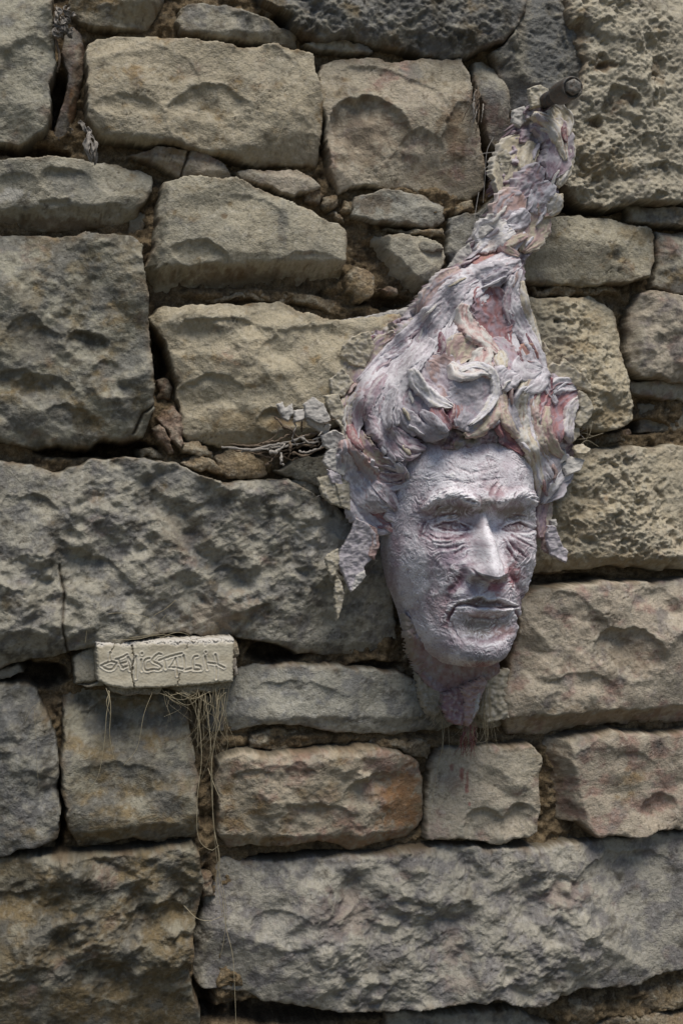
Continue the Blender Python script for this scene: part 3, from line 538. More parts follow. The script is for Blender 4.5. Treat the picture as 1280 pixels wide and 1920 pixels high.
def make_face():
    rows = np.array([(215,112,112),(190,126,138),(160,139,158),(120,147,172),(80,151,179),(40,153,179),(0,153,172),(-50,150,170),(-100,139,174),(-150,118,180),(-190,106,185),(-220,90,186),(-240,74,181),(-252,57,168),(-259,45,148),(-259,42,118),(-252,40,80),(-242,46,40)], float)
    R = resample(rows*np.array([1, .35, .6]), 440)/np.array([1, .35, .6])
    th = np.radians(np.linspace(-101, 101, 430))
    Yb, A = np.meshgrid(R[:, 0], np.ones(430), indexing='ij'); a = R[:, 1][:, None]; b = R[:, 2][:, None]
    s, c = np.sin(th)[None, :], np.cos(th)[None, :]
    x = a*np.sign(s)*np.abs(s)**.86; z = b*np.sign(c)*np.abs(c)**.80
    Y = Yb.copy()
    nx = (x/a)/a*np.ones_like(Y); nz = (z/b)/b; nn = np.hypot(nx, nz)+1e-9; nx, nz = nx/nn, nz/nn
    fr = smooth(-258, -240, Y)*smooth(20, 90, z)
    def G(cx, cy, sx, sy, p=2): return np.exp(-.5*np.abs((x-cx)/sx)**p-.5*np.abs((Y-cy)/sy)**p)
    dz = np.zeros_like(x)
    for sg in (-1, 1):
        dz -= 30*G(sg*58, 22, 38, 21, 2.4); dz -= 9*G(sg*27, 22, 9, 14); dz += 9*np.exp(-.5*((x-sg*56)/46)**2-.5*((Y-70+.0035*(np.abs(x)-46)**2)/13)**2); dz += 13*G(sg*66, 14, 25, 16)
        dz += 13*G(sg*96, -42, 34, 28); dz -= 12*G(sg*90, -118, 24, 40); dz -= 9*G(sg*128, 60, 20, 44)
        dz += 9*G(sg*42, -96, 20, 26); dz += 7*G(sg*62, -8, 24, 9); dz += 5*G(sg*86, -190, 26, 22)
    dz += 6*G(0, 70, 26, 16); dz -= 5*G(0, 44, 22, 8); dz += 5*G(0, 125, 80, 30)
    dz += 14*G(0, -134, 58, 34, 2.3); dz += 24*G(0, -228, 34, 25, 2.3); dz -= 15*G(0, -178, 50, 17)
    # nose: ridge height and half width down its length
    ky = [60, 45, 30, 12, -12, -40, -56, -66, -76, -84, -92, -100]
    nh = np.interp(Y, ky[::-1], [0, 4, 12, 25, 40, 56, 65, 67, 54, 26, 6, 0][::-1]); nw = np.interp(Y, ky[::-1], [9, 10, 11.5, 14, 17, 21, 25, 26, 25, 22, 20, 19][::-1])
    dz += nh*np.exp(-(np.abs(x)/nw)**2.8)
    dz += .20*nh*np.exp(-(np.abs(x)/(nw*2.0))**2)
    bump = 8*np.exp(-.5*(x/13)**2-.5*((Y+8)/14)**2); dz += bump*.5
    for sg in (-1, 1):
        dz += 25*G(sg*30, -68, 9.5, 13, 2.6); dz -= 17*G(sg*14, -86, 7.5, 5.5)
    dz += 20*G(0, -84, 7, 9)
    dz *= fr
    # lips: the upper turns under, the lower pouts
    lipc = -137-.0005*x**2+1.5*np.sin(x/17.)
    m = np.exp(-(np.abs(x)/58)**4)
    dz += fr*m*(5*np.exp(-.5*((Y-lipc-24)/10)**2)+6*np.exp(-.5*((Y-lipc+9)/6)**2))
    z2 = z+dz*(.75+.25*nz); x2 = x+dz*.22*nx
    Y = Y-fr*(12*np.exp(-(np.abs(x)/26)**2.2)*np.exp(-.5*((Yb+64)/12)**2))        # the tip of the nose droops
    k = KF
    X, H, Z = XF+x2*k, H0F+z2*k, ZF+Y*k
    ix, iy = project(X, H, Z)
    ix = ix+1.6*fbm(ix/14, iy/14, 501, 2); iy = iy+1.6*fbm(ix/14, iy/14, 507, 2)
    front = (z2 > 20)
    D = np.zeros_like(x); pig = np.zeros_like(x)
    for pts, w, dp, pg in GROOVES:
        pts = resample(pts, 9) if len(pts) > 2 else np.array(pts, float)
        dd, tt = line_d(ix, iy, pts)
        tp = np.clip(np.minimum(tt, 1-tt)*6, .25, 1)
        tp = tp*np.clip(.9+.5*fbm(ix/14, iy/14, 591, 2), .4, 1.3); g = np.exp(-(dd/(w*.8))**2); D -= (dp if dp > 6 else .72*dp)*g*tp*1.1; D += .25*dp*tp*np.exp(-((dd-2.1*w)/(w*.9))**2)
        pig = np.maximum(pig, pg*tp*np.exp(-(dd/(w*1.5))**2))
 
    for cx_, cy_ in ((853, 985), (975, 987)):                         # carved rings of the irises
        rr_ = np.hypot((ix-cx_)/(1. if cx_ < 900 else .8), iy-cy_); g = np.exp(-((rr_-8.5)/1.1)**2)+1.2*np.exp(-(rr_/2.6)**2); D -= 1.8*g; pig = np.maximum(pig, .6*g)
    # eyelids: almond openings sunk behind crisp lids
    for up, lo in ((GROOVES[0][0], GROOVES[1][0]), (GROOVES[10][0], GROOVES[11][0])):
        P = np.vstack([resample(up, 12), resample(lo, 12)[::-1]])
        q = poly_sd(ix, iy, P); D -= 2.6*smooth(-.6, 1.2, q)-2.2*smooth(1, 9, q); D += 1.2*np.exp(-((q+3.)/2.6)**2)
    P = np.vstack([resample([(852,1138),(858,1131),(880,1126),(900,1119),(914,1126),(939,1125),(956,1133),(970,1138)], 24), resample([(970,1140),(939,1141),(902,1139),(869,1135),(852,1139)], 16)])
    q = poly_sd(ix, iy, P); D -= 8.5*smooth(-.8, 9, q)+2.5*smooth(-.8, .8, q); D += 2.5*np.exp(-((q+2.2)/1.8)**2); lipm = smooth(-.5, 2, q)
    # eyebrows: rough tufts combed sideways
    for pts, w in (([(801,950),(815,935),(840,926),(868,931),(891,946)], 10), ([(936,944),(955,931),(980,926),(1005,941)], 9)):
        P = resample(pts, 20); dd, tt = line_d(ix, iy, P)
        e = np.exp(-(dd/w)**2.6); side = dd*np.where(iy < np.interp(ix, P[:, 0], P[:, 1]), -1., 1.); st = ridged(tt*9+.10*side, side/7.0+tt*5, 515, 2, .5)-.3
        D += e*(6.5+4*st)
    # chalky brush strokes
    u, v = x*1.0+.35*z, Yb
    an = 1.1*fbm(u/60, v/60, 521, 2)+.5
    p1 = u*np.cos(an)+v*np.sin(an); p2 = -u*np.sin(an)+v*np.cos(an)
    br = fbm(p1/34, p2/3.4, 525, 3, .5); fine = fbm(u/3., v/3., 531, 2)
    patchy = smooth(-.35, .5, fbm(u/30, v/30, 535, 3))
    D += (1.7*br*(.3+.9*patchy)+.35*fine+1.3*fbm(u/19, v/19, 541, 3))*np.where(front, 1, .6)
    D += .5*ridged(u/13, v/7, 547, 2)*smooth(0, .6, fbm(u/40, v/40, 551, 2))
    n3 = np.stack([nx, .25*np.ones_like(nx)*0, nz])
    X = X+D*k*nx; H = H+D*k*nz
    # paint: plum underneath, lilac and white dragged over the high points
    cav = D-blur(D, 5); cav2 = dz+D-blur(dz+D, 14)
    C = np.broadcast_to(LILAC, x.shape+(3,)).copy()
    C = mixc(C, SILVER, .85*smooth(-.25, .55, fbm(u/45, v/50, 561, 3)+.15))
    C = mixc(C, MAUVE, .55*smooth(.0, .7, fbm(u/32, v/38, 567, 4)))
    for (px, py, rx, ry, col, am) in PATCHES:
        q = 1-np.hypot((ix-px)/(rx*1.25), (iy-py)/(ry*1.25))+.35*fbm(ix/9, iy/9, 571, 3)
        C = mixc(C, col, am*smooth(-.1, .6, q))
    C = mixc(C, OLIVE*.9, .7*lipm)
    sc = smooth(.1, .8, br+.5*fbm(u/2.2, v/2.2, 577, 2))
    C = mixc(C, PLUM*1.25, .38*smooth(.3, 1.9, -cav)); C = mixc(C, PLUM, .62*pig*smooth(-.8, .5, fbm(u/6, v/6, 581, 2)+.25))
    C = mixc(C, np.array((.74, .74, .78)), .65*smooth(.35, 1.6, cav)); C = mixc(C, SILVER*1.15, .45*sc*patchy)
    C = mixc(C, PLUM*1.3, .42*smooth(.15, .8, fbm(u/3.2, v/3.2, 585, 3)-.5*br))
    C = C*(1.22+.12*smooth(-.3, .6, fbm(u/26, v/30, 595, 3)))[..., None]
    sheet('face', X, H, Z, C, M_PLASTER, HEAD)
make_face()

HB = np.array([(1035,200,.034),(1050,260,.034),(1000,260,.026),(1010,330,.036),(970,400,.038),(960,450,.042),(1020,420,.03),(905,455,.03),(920,510,.05),(975,560,.045),(880,580,.058),(820,580,.042),(860,650,.068),(880,720,.082),(850,800,.086),(930,800,.085),(760,780,.064),(800,700,.064),(700,760,.042),(650,780,.022),(630,720,.012),(640,660,.012),(700,840,.045),(725,930,.036),(655,900,.02),(690,990,.022),(745,990,.03),(1000,790,.062),(950,720,.078),(1060,760,.03),(1095,740,.012),(1025,880,.044),(1070,880,.012),(770,610,.026),(720,650,.018),(1005,600,.032),(1020,680,.036),(1015,960,.03),(985,840,.07),(770,850,.062)], float)
def hbase(px, py):
    s = 0; w = 0
    for x, y, h in HB:
        q = 1/(((px-x)**2+(py-y)**2)/900.+.35)**2.2; s = s+q*h; w = w+q
    return s/w
PXM = .000435
HAIR_POLY = np.array([(985,205),(1000,190),(1040,195),(1062,215),(1068,260),(1058,320),(1047,350),(1045,375),(1033,400),(1023,440),(985,490),(985,540),(1000,590),(1012,640),(1020,690),(1050,705),(1080,730),(1086,770),(1072,810),(1078,860),(1060,895),(1032,930),(1016,960),(1000,940),(1000,880),(985,845),(950,828),(900,835),(860,842),(800,848),(765,865),(752,930),(752,985),(735,1002),(705,985),(682,962),(658,930),(642,890),(630,850),(648,800),(645,770),(628,740),(640,700),(648,660),(690,625),(760,592),(800,545),(832,512),(880,480),(897,440),(925,400),(945,360),(937,310),(950,270),(965,240)], float)

def patch(name, poly, hfun, col, seed, res=2.0, drop=.004, edge=5, rough=.0006, parent=None, mat=None, ragged=2.0, colour=None, label=None, thick=None):
    """A slab whose outline is given in photo pixels and whose front stands hfun(px, py) before the wall."""
    P = np.array(poly, float); lo, hi = P.min(0)-6, P.max(0)+6
    px, py = np.meshgrid(np.arange(lo[0], hi[0], res), np.arange(hi[1], lo[1], -res))
    wx = ragged*(fbm(px/12, py/12, seed, 3)+.5*fbm(px/4, py/4, seed+3, 2)); wy = ragged*(fbm(px/12, py/12, seed+5, 3)+.5*fbm(px/4, py/4, seed+9, 2))
    d = poly_sd(px+wx, py+wy, P); keep = d > -1.6*res
    h = hfun(px, py)
    X, Z = unproj(px, py, h)
    t = np.clip(d/edge, 0, 1)
    rel = rough*(fbm(px/8, py/8, seed+11, 4)*1.6+ridged(px/16, py/7, seed+15, 3)*.7)
    H = h+rel-.0012*(1-t)**2-drop*smooth(.2*res, -1.6*res, d)
    C = colour(px, py, rel/rough) if colour else np.broadcast_to(col, px.shape+(3,))*(1+.10*fbm(px/7, py/7, seed+21, 3))[..., None]
    if colour is None:
        C = mixc(C, np.asarray(col)*.62, .5*smooth(.1, .8, fbm(px/13, py/13, seed+25, 3)))
        C = mixc(C, CHALK, .35*smooth(.2, .9, rel/rough*.5))
    o = sheet(name, X, H, Z, C, mat or M_PLASTER, parent or HEAD, keep)
    if label: o['label'] = label
    return o

def hair_col(px, py, r):
    C = np.broadcast_to(MAUVE, px.shape+(3,)).copy()
    C = mixc(C, LILAC, smooth(-.3, .5, fbm(px/26, py/26, 601, 3))); C = mixc(C, PLUM, .75*smooth(.1, .6, fbm(px/20, py/24, 607, 4)))
    C = mixc(C, PUTTY, .8*smooth(.25, .6, fbm(px/30, py/30, 613, 3)))
    return mixc(C, SILVER, .5*smooth(.3, 1.1, r*.5))
patch('hair_base', HAIR_POLY, lambda x, y: hbase(x, y)-.006+.004*fbm(x/22, y/26, 617, 3)+.002*ridged(x/16, y/22, 619, 3), None, 620, 2.2, .04, 14, .0011, colour=hair_col)

def strip_arrays(pts, w, A, prof, c1, c2, c3, seed, off=0., taper=(.45, .25), groove=5, dens=1.9, rag=.13):
    P = resample(pts, 60); L = np.hypot(*np.diff(P, axis=0).T).sum()
    ns = max(8, int(L/dens)); nt = max(7, int(w/dens*1.25)); P = resample(pts, ns)
    T = np.gradient(P, axis=0); T /= np.linalg.norm(T, axis=1)[:, None]+1e-9; N = np.stack([-T[:, 1], T[:, 0]], 1)
    s = np.linspace(0, 1, ns)[:, None]; t = np.linspace(-1.12, 1.12, nt)[None, :]
    tap = np.where(s < .35, taper[0]+(1-taper[0])*np.sin(np.minimum(s/.35, 1)*math.pi/2), 1)*np.where(s > .6, 1-(1-taper[1])*((s-.6)/.4)**1.6, 1)
    arc = s*L
    eg = 1+rag*(1.3*fbm(arc/24+0*t, np.sign(t)*3.3+0*s, seed, 2)+1.1*fbm(arc/8+0*t, np.sign(t)*2.1+0*s, seed+3, 2))*np.abs(t)
    hw = w/2*tap
    px = P[:, :1]+N[:, :1]*t*hw*eg; py = P[:, 1:]+N[:, 1:]*t*hw*eg
    tc = np.clip(t, -1, 1)
    if prof == 'ridge': f = 1-tc**2
    elif prof == 'scoop': f = -.55+1.25*np.abs(tc)**3
    elif prof == 'wave': f = np.where(tc < .45, .9*((tc+1)/1.45)**1.8, .9*(1-((tc-.45)/.55)**3))
    elif prof == 'evaw': f = np.where(-tc < .45, .9*((1-tc)/1.45)**1.8, .9*(1-((-tc-.45)/.55)**3))
    else: f = .35+.12*np.cos(tc*3)+.25*np.abs(tc)**4
    spk = np.maximum(0, fbm(arc/15+0*t, np.sign(t)*5.1+0*s, seed+31, 2)-.05)
    f = f+.65*spk*np.abs(tc)**5*(tap > .6)
    wav = tc+.22*fbm(arc/30+0*t, tc*1.5, seed+5, 2)
    st = fbm(wav*groove/2+seed, arc/34, seed+7, 3, .6); fine = fbm(px/4, py/4, seed+9, 3)
    lump = fbm(px/15, py/15, seed+11, 3)*(.3 if prof in ('flat', 'scoop') else 1.)
    Am = A*PXM*w*tap
    rel = .0006*st*min(1.5, .4+w/30)+.0002*fine+.0007*lump*(w/30)
    h0 = hbase(px, py)+off
    X, Z = unproj(px, py, h0)
    H = h0+Am*f+rel-(.006+Am*.5)*smooth(.96, 1.12, np.abs(t))-(.004)*smooth(.96, 1., np.abs(2*s-1)+0*t)*1.0
    q = .5+.9*st+.35*lump
    C = mixc(np.broadcast_to(c1, px.shape+(3,)), c2, smooth(.25, .9, q)); C = mixc(C, c3, .62*smooth(.15, .8, -st+.5*fbm(px/9, py/9, seed+13, 3)-.05))
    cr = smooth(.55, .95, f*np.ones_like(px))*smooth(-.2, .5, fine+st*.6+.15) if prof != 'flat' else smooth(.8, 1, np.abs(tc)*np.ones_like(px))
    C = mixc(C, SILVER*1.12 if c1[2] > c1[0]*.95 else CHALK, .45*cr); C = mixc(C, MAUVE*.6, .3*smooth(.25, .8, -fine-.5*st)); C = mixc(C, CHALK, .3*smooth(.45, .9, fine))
    C = C*(1+.1*fbm(px/5, py/5, seed+17, 2))[..., None]
    return X, H, Z, C

LOCKS = [
 # tail up to the iron stud
 ([(1000,212),(1030,232),(1050,262),(1060,302)],20,.30,'ridge',CREAM,CHALK,ROSE,.004), ([(1035,198),(1054,222),(1062,258)],26,.2,'scoop',CREAM,CHALK,CREAM*.8,.004),
 ([(1058,235),(1057,250),(1062,268)],9,.2,'ridge',ROSE,PLUM,WINE,.007), ([(1003,228),(1040,250),(1048,290),(1030,338)],40,.16,'flat',MAUVE,LILAC,PLUM,.002),
 ([(1066,255),(1062,310),(1046,350)],22,.25,'ridge',CREAM,CHALK,PUTTY,.0), ([(985,258),(962,290),(948,335),(942,365)],44,.14,'flat',PUTTY,CREAM,PUTTY*.7,-.006), ([(1000,265),(988,300),(984,325)],26,.2,'wave',PUTTY,CREAM,OLIVE,-.002),
 ([(1012,308),(992,338),(966,372)],34,.22,'wave',MAUVE,LILAC,RUST,.002), ([(1035,342),(1012,370),(1000,402)],32,.24,'evaw',LILAC,SILVER,ROSE,.002), ([(1047,362),(1036,392),(1026,404)],22,.3,'ridge',CREAM,CHALK,BLUSH,.003),
 ([(1018,375),(1020,392),(1012,405)],20,.2,'scoop',BLUSH,CREAM,ROSE,.004), ([(980,362),(950,388),(932,415)],40,.18,'flat',BLUSH,LILAC,RUST,.003), ([(1022,400),(1002,430),(980,472)],42,.16,'flat',CREAM,BLUSH,PUTTY,.0),
 ([(990,395),(972,412),(950,420)],26,.3,'wave',SILVER,LILAC,MAUVE,.005), ([(950,412),(915,434),(890,448)],36,.2,'flat',CHALK,SILVER,LILAC,.003), ([(965,432),(930,448),(893,470)],26,.25,'evaw',CHALK,SILVER,BLUSH,.004),
 ([(990,440),(965,450),(945,462),(975,480)],14,.3,'evaw',BLUSH,CREAM,ROSE,.006), ([(972,474),(930,472),(885,494)],30,.26,'scoop',ROSE,RUST,WINE,.001), ([(978,488),(930,506),(870,526),(825,548)],30,.22,'wave',SILVER,LILAC,ROSE,.004),
 ([(962,505),(910,524),(860,552),(815,585)],26,.24,'wave',LILAC,MAUVE,ROSE,.002), ([(955,510),(930,522),(905,528)],20,.25,'wave',SLATE*1.3,LILAC,PLUM,.008), ([(865,505),(830,530),(800,565),(785,590)],26,.2,'flat',BLUSH*.9,LILAC,PUTTY,-.002),
 # crown of the sweep
 ([(940,520),(890,545),(850,590),(828,645),(822,690)],44,.13,'flat',LILAC,SILVER*.9,MAUVE,.002), ([(880,530),(845,562),(812,610),(798,650)],28,.24,'evaw',LILAC,SLATE*1.3,PLUM,.004), ([(850,560),(808,600),(790,650),(800,685)],26,.25,'wave',MAUVE,LILAC,PLUM,.002),
 ([(908,532),(920,580),(930,622),(952,655)],50,.16,'scoop',ROSE*.85,MAUVE,WINE,.005), ([(886,545),(888,580),(900,615)],20,.25,'wave',OLIVE*1.2,PUTTY,SLATE,-.001), ([(872,568),(868,590),(884,618),(910,640),(935,662)],26,.36,'wave',BLUSH,CHALK,ROSE,.007),
 ([(968,515),(957,555),(966,600),(986,628),(1004,660)],26,.32,'wave',LILAC,SILVER,MAUVE,.003), ([(978,525),(984,570),(1000,615),(1014,655)],13,.35,'ridge',CREAM,CHALK,PUTTY,.001), ([(955,535),(950,570),(958,610)],12,.3,'wave',MAUVE,LILAC,PLUM,.006),
 ([(915,640),(945,668),(972,690)],40,.16,'flat',MAUVE*1.1,LILAC,BLUSH,.003), ([(978,645),(992,662),(1008,676)],22,.28,'scoop',RUST,ROSE,WINE,.006), ([(965,672),(990,690),(1016,692)],34,.2,'wave',LILAC,SILVER,SLATE,.006), ([(1018,685),(1005,715),(980,735)],30,.2,'evaw',SILVER,LILAC,MAUVE,.006),
 ([(880,632),(862,655),(850,682)],40,.18,'flat',CREAM,BLUSH,SLATE,.004), ([(912,650),(906,680),(922,708)],26,.3,'evaw',BLUSH,CHALK,ROSE,.009), ([(935,655),(940,678),(948,692)],18,.34,'ridge',CREAM,CHALK,PUTTY,.005), ([(950,690),(936,705),(942,728)],26,.3,'wave',SILVER,LILAC,MAUVE,.006), ([(975,700),(955,715),(945,735)],24,.24,'evaw',SILVER,LILAC,PLUM,.007),
 ([(822,672),(830,650),(824,620)],12,.3,'ridge',PLUM*1.5,MAUVE,PLUM,.004), ([(800,655),(810,690),(812,712)],22,.2,'wave',MAUVE,LILAC,PLUM,.003),
 # the two big knife-smoothed slabs over the forehead
 ([(800,678),(835,705),(862,738),(872,760)],64,.08,'flat',LILAC*1.05,BLUSH*.9,MAUVE,.004), ([(772,690),(788,722),(816,748),(850,762)],20,.42,'evaw',SILVER,CHALK,LILAC,.010), ([(845,680),(865,700),(900,695),(922,702)],20,.3,'wave',CHALK,SILVER,BLUSH,.010),
 ([(905,705),(898,740),(885,780),(866,822)],74,.09,'flat',SLATE*1.35,LILAC,MAUVE,.005), ([(858,712),(892,698),(922,712),(930,748),(912,785),(882,812)],11,.36,'evaw',SILVER,CHALK,SLATE,.011), ([(845,745),(858,775),(852,818)],26,.22,'flat',BLUSH*.8,ROSE,PLUM,.004), ([(850,770),(846,800),(840,815)],10,.3,'ridge',PLUM*1.4,ROSE,WINE,.006),
 ([(772,705),(768,745),(785,785),(832,812)],66,.11,'flat',SLATE*1.2,MAUVE,PLUM,.003), ([(812,770),(825,795),(845,822)],16,.3,'scoop',ROSE,MAUVE,WINE,.008), ([(790,785),(815,805),(842,826)],14,.34,'ridge',SLATE*1.4,LILAC,PLUM,.009), ([(750,778),(780,812),(812,828),(842,826)],22,.3,'evaw',SLATE*1.3,LILAC,MAUVE,.006), ([(735,800),(760,830),(800,842)],20,.3,'wave',MAUVE,LILAC,PLUM,.004),
 ([(930,755),(920,790),(895,818),(872,832)],26,.26,'evaw',BLUSH,CREAM,RUST,.005), ([(885,835),(905,845),(925,842),(935,830)],12,.32,'ridge',CREAM,CHALK,ROSE,.004), ([(905,835),(925,825),(940,815)],11,.3,'evaw',BLUSH,CHALK,MAUVE,.005),
 # left side strands
 ([(775,665),(735,712),(712,760),(700,805)],26,.3,'evaw',SILVER,LILAC,MAUVE,.004), ([(800,660),(762,700),(740,745),(742,800)],26,.28,'evaw',LILAC,SILVER,SLATE,.004), ([(760,645),(712,690),(680,740),(662,795)],24,.28,'wave',LILAC,SILVER,ROSE,.002), ([(745,625),(695,670),(660,720),(645,765)],30,.2,'flat',PUTTY,MAUVE,ROSE,.0),
 ([(720,632),(680,662),(648,705),(630,745)],26,.22,'wave',PUTTY,CREAM,MAUVE,-.002), ([(725,700),(698,740),(685,790)],18,.3,'wave',MAUVE,LILAC,PLUM,.005), ([(790,600),(760,625),(735,648)],26,.26,'wave',LILAC,PUTTY,ROSE,.0), ([(770,632),(745,655),(715,672)],18,.3,'evaw',SILVER,MAUVE,OLIVE,.003), ([(812,635),(795,660),(770,690)],22,.3,'wave',LILAC*1.1,SILVER,SLATE,.005), ([(742,725),(725,770),(728,805)],16,.3,'evaw',SILVER,LILAC,SLATE,.007), ([(700,735),(676,770),(668,812)],18,.28,'evaw',MAUVE,LILAC,ROSE,.004), ([(668,735),(655,770),(655,805)],16,.26,'ridge',PUTTY,LILAC,ROSE,.002),
 ([(688,775),(712,800),(735,842),(760,862)],28,.3,'wave',LILAC,MAUVE,PLUM,.004), ([(660,800),(672,830),(700,862),(742,884)],30,.24,'scoop',PUTTY*.9,MAUVE,WINE,.002), ([(655,795),(664,822),(682,845)],14,.3,'ridge',ROSE,WINE,PLUM,.005), ([(650,822),(665,865),(700,905),(746,922)],34,.26,'evaw',BLUSH*.9,LILAC,WINE,.003), ([(642,848),(660,900),(700,940),(742,950)],32,.3,'evaw',SILVER,LILAC,ROSE,.003),
 ([(652,885),(668,930),(700,968),(738,982)],36,.22,'scoop',ROSE,MAUVE,WINE,.001), ([(650,920),(668,955),(700,985),(736,998)],24,.3,'wave',LILAC,SILVER,MAUVE,.0), ([(645,860),(650,900),(660,945)],20,.22,'ridge',PUTTY,BLUSH,ROSE,-.004), ([(700,905),(728,930),(752,962)],18,.3,'evaw',SILVER,MAUVE,ROSE,.007), ([(712,890),(735,896),(758,890)],14,.3,'wave',MAUVE,LILAC,PLUM,.006), ([(715,910),(738,914),(758,908)],12,.3,'wave',LILAC,SILVER,ROSE,.007), ([(722,965),(740,972),(754,985)],12,.3,'wave',LILAC,SILVER,ROSE,.006), ([(722,985),(738,994),(748,1002)],11,.3,'ridge',ROSE,LILAC,WINE,.003), ([(742,868),(756,888),(762,915)],14,.3,'wave',LILAC,SILVER,SLATE,.004), ([(745,842),(765,866),(790,862)],16,.28,'wave',MAUVE,LILAC,PLUM,.003),
 # right side
 ([(968,738),(952,778),(956,815),(985,852)],26,.26,'scoop',PLUM*1.5,ROSE,SLATE,.003), ([(940,742),(944,785),(966,822),(990,846)],18,.3,'ridge',CREAM,BLUSH,ROSE,.005), ([(995,705),(976,752),(978,800),(1000,852),(1008,905)],22,.3,'ridge',CREAM,CHALK,ROSE,.005), ([(958,745),(968,790),(985,825)],16,.28,'ridge',SLATE*1.3,LILAC,MAUVE,.006),
 ([(1008,722),(995,770),(1008,822),(1028,868)],24,.26,'evaw',PUTTY,BLUSH,SLATE,.003), ([(1030,705),(1018,745),(1016,785),(1034,835)],22,.28,'scoop',WINE,ROSE,MAUVE,.004), ([(1085,732),(1052,745),(1036,790),(1046,832)],38,.24,'scoop',ROSE,MAUVE,WINE,.003), ([(1032,735),(1055,722),(1082,728)],22,.24,'wave',LILAC,SILVER,BLUSH,.003), ([(1090,742),(1072,765),(1066,800),(1072,830)],16,.34,'wave',LILAC,CHALK,PUTTY,.005), ([(1025,760),(1022,800),(1040,840),(1062,862)],18,.28,'evaw',BLUSH,CREAM,ROSE,.005),
 ([(998,850),(1020,872),(1036,900)],26,.22,'flat',LILAC,SILVER,PUTTY,.003), ([(1025,848),(1050,872),(1042,905),(1014,942)],34,.14,'flat',LILAC*.9,SLATE*1.4,MAUVE,.001), ([(1062,850),(1058,885),(1036,915),(1018,945)],12,.34,'evaw',SILVER,CHALK,LILAC,.003), ([(1002,858),(1010,900),(1008,930)],13,.3,'ridge',CREAM,CHALK,BLUSH,.005), ([(1020,930),(1014,965),(1014,1010)],16,.26,'wave',MAUVE,BLUSH,PLUM,-.004), ([(1032,940),(1026,970),(1022,1015)],12,.3,'ridge',CREAM,BLUSH,ROSE,-.008)]
FLOW = [[(965,480),(900,525),(848,580),(815,640),(772,700),(738,765),(742,825)], [(940,515),(870,555),(815,605),(760,668),(706,730),(672,800)], [(975,500),(960,560),(984,620),(1010,672),(1024,722),(1046,760)], [(963,520),(948,575),(960,632),(988,690),(996,760),(1010,832)],
        [(990,432),(958,470),(900,503),(840,545),(790,598),(730,652),(668,715)], [(930,512),(868,570),(842,630),(848,668)], [(700,860),(690,900),(712,945),(745,968)], [(1000,700),(984,750),(990,810),(1012,870),(1022,925)], [(790,640),(748,700),(714,765),(716,825)]]
for i, P_ in enumerate(FLOW):                                                   # long pale crests that run through the whole sweep
    LOCKS.append((P_, 11+4*(i % 3), .30, ('wave', 'evaw')[i % 2], (SILVER*.92, LILAC, LILAC*1.1)[i % 3], SILVER, MAUVE, .0035))
LOCKS = [(([(x, y-15) for x, y in l[0]] if max(p[1] for p in l[0]) > 808 and 765 < np.mean([p[0] for p in l[0]]) < 962 and min(p[1] for p in l[0]) > 690 else l[0]),)+l[1:] for l in LOCKS if l[0][0] not in ((885,835), (905,835))]
for i, (pts, w, A, prof, c1, c2, c3, off) in enumerate(LOCKS):                # each lock one sweep of the palette knife
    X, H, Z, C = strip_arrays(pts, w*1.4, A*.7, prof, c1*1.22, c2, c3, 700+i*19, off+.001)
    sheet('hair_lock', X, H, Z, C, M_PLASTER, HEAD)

def small_strands():
    """Thin ridges of plaster combed between the big locks: one joined part."""
    rs = np.random.RandomState(21); VV, QQ, CC = [], [], []; n0 = 0
    allp = np.vstack([resample(l[0], 14) for l in LOCKS]); allt = np.vstack([np.gradient(resample(l[0], 14), axis=0) for l in LOCKS]); allo = np.repeat([l[7] for l in LOCKS], 14)
    allt /= np.linalg.norm(allt, axis=1)[:, None]
    cols = [SILVER, CHALK, LILAC, MAUVE, ROSE, BLUSH, CREAM, PLUM*1.5]
    k = 0
    while k < 60:
        c = np.array([rs.uniform(630, 1085), rs.uniform(200, 1000)])
        if poly_sd(c[:1], c[1:], HAIR_POLY)[0] < 8 or (775 < c[0] < 935 and 670 < c[1] < 830) or (880 < c[0] < 960 and 525 < c[1] < 660): continue
        P = [c]; t0 = None
        for _ in range(rs.randint(4, 8)):
            j = np.argmin(((allp-P[-1])**2).sum(1)); t = allt[j].copy()
            if t0 is not None and t@t0 < 0: t = -t
            a = rs.normal(0, .18); t = np.array([t[0]*math.cos(a)-t[1]*math.sin(a), t[0]*math.sin(a)+t[1]*math.cos(a)])
            t0 = t; P.append(P[-1]+t*rs.uniform(5, 9))
        j = np.argmin(((allp-c)**2).sum(1)); ci = cols[rs.choice(8, p=[.24,.14,.2,.14,.08,.08,.06,.06])]
        X, H, Z, C = strip_arrays(P, rs.uniform(4, 10), .28, 'ridge', ci, ci*1.1, ci*.7, 3000+k*11, allo[j]+.003, (.3, .2), 3, 1.9, .2)
        keep = np.ones(X.shape, bool); VV.append(np.stack([X[keep], -H[keep], Z[keep]+Z0], 1)); QQ.append(grid_quads(keep)+n0); CC.append(C[keep]); n0 += keep.sum(); k += 1
    o = link('hair_strands', mesh_arrays('hair_strands', np.vstack(VV), np.vstack(QQ), np.vstack(CC)), M_PLASTER, HEAD); o['kind'] = 'stuff'
small_strands()

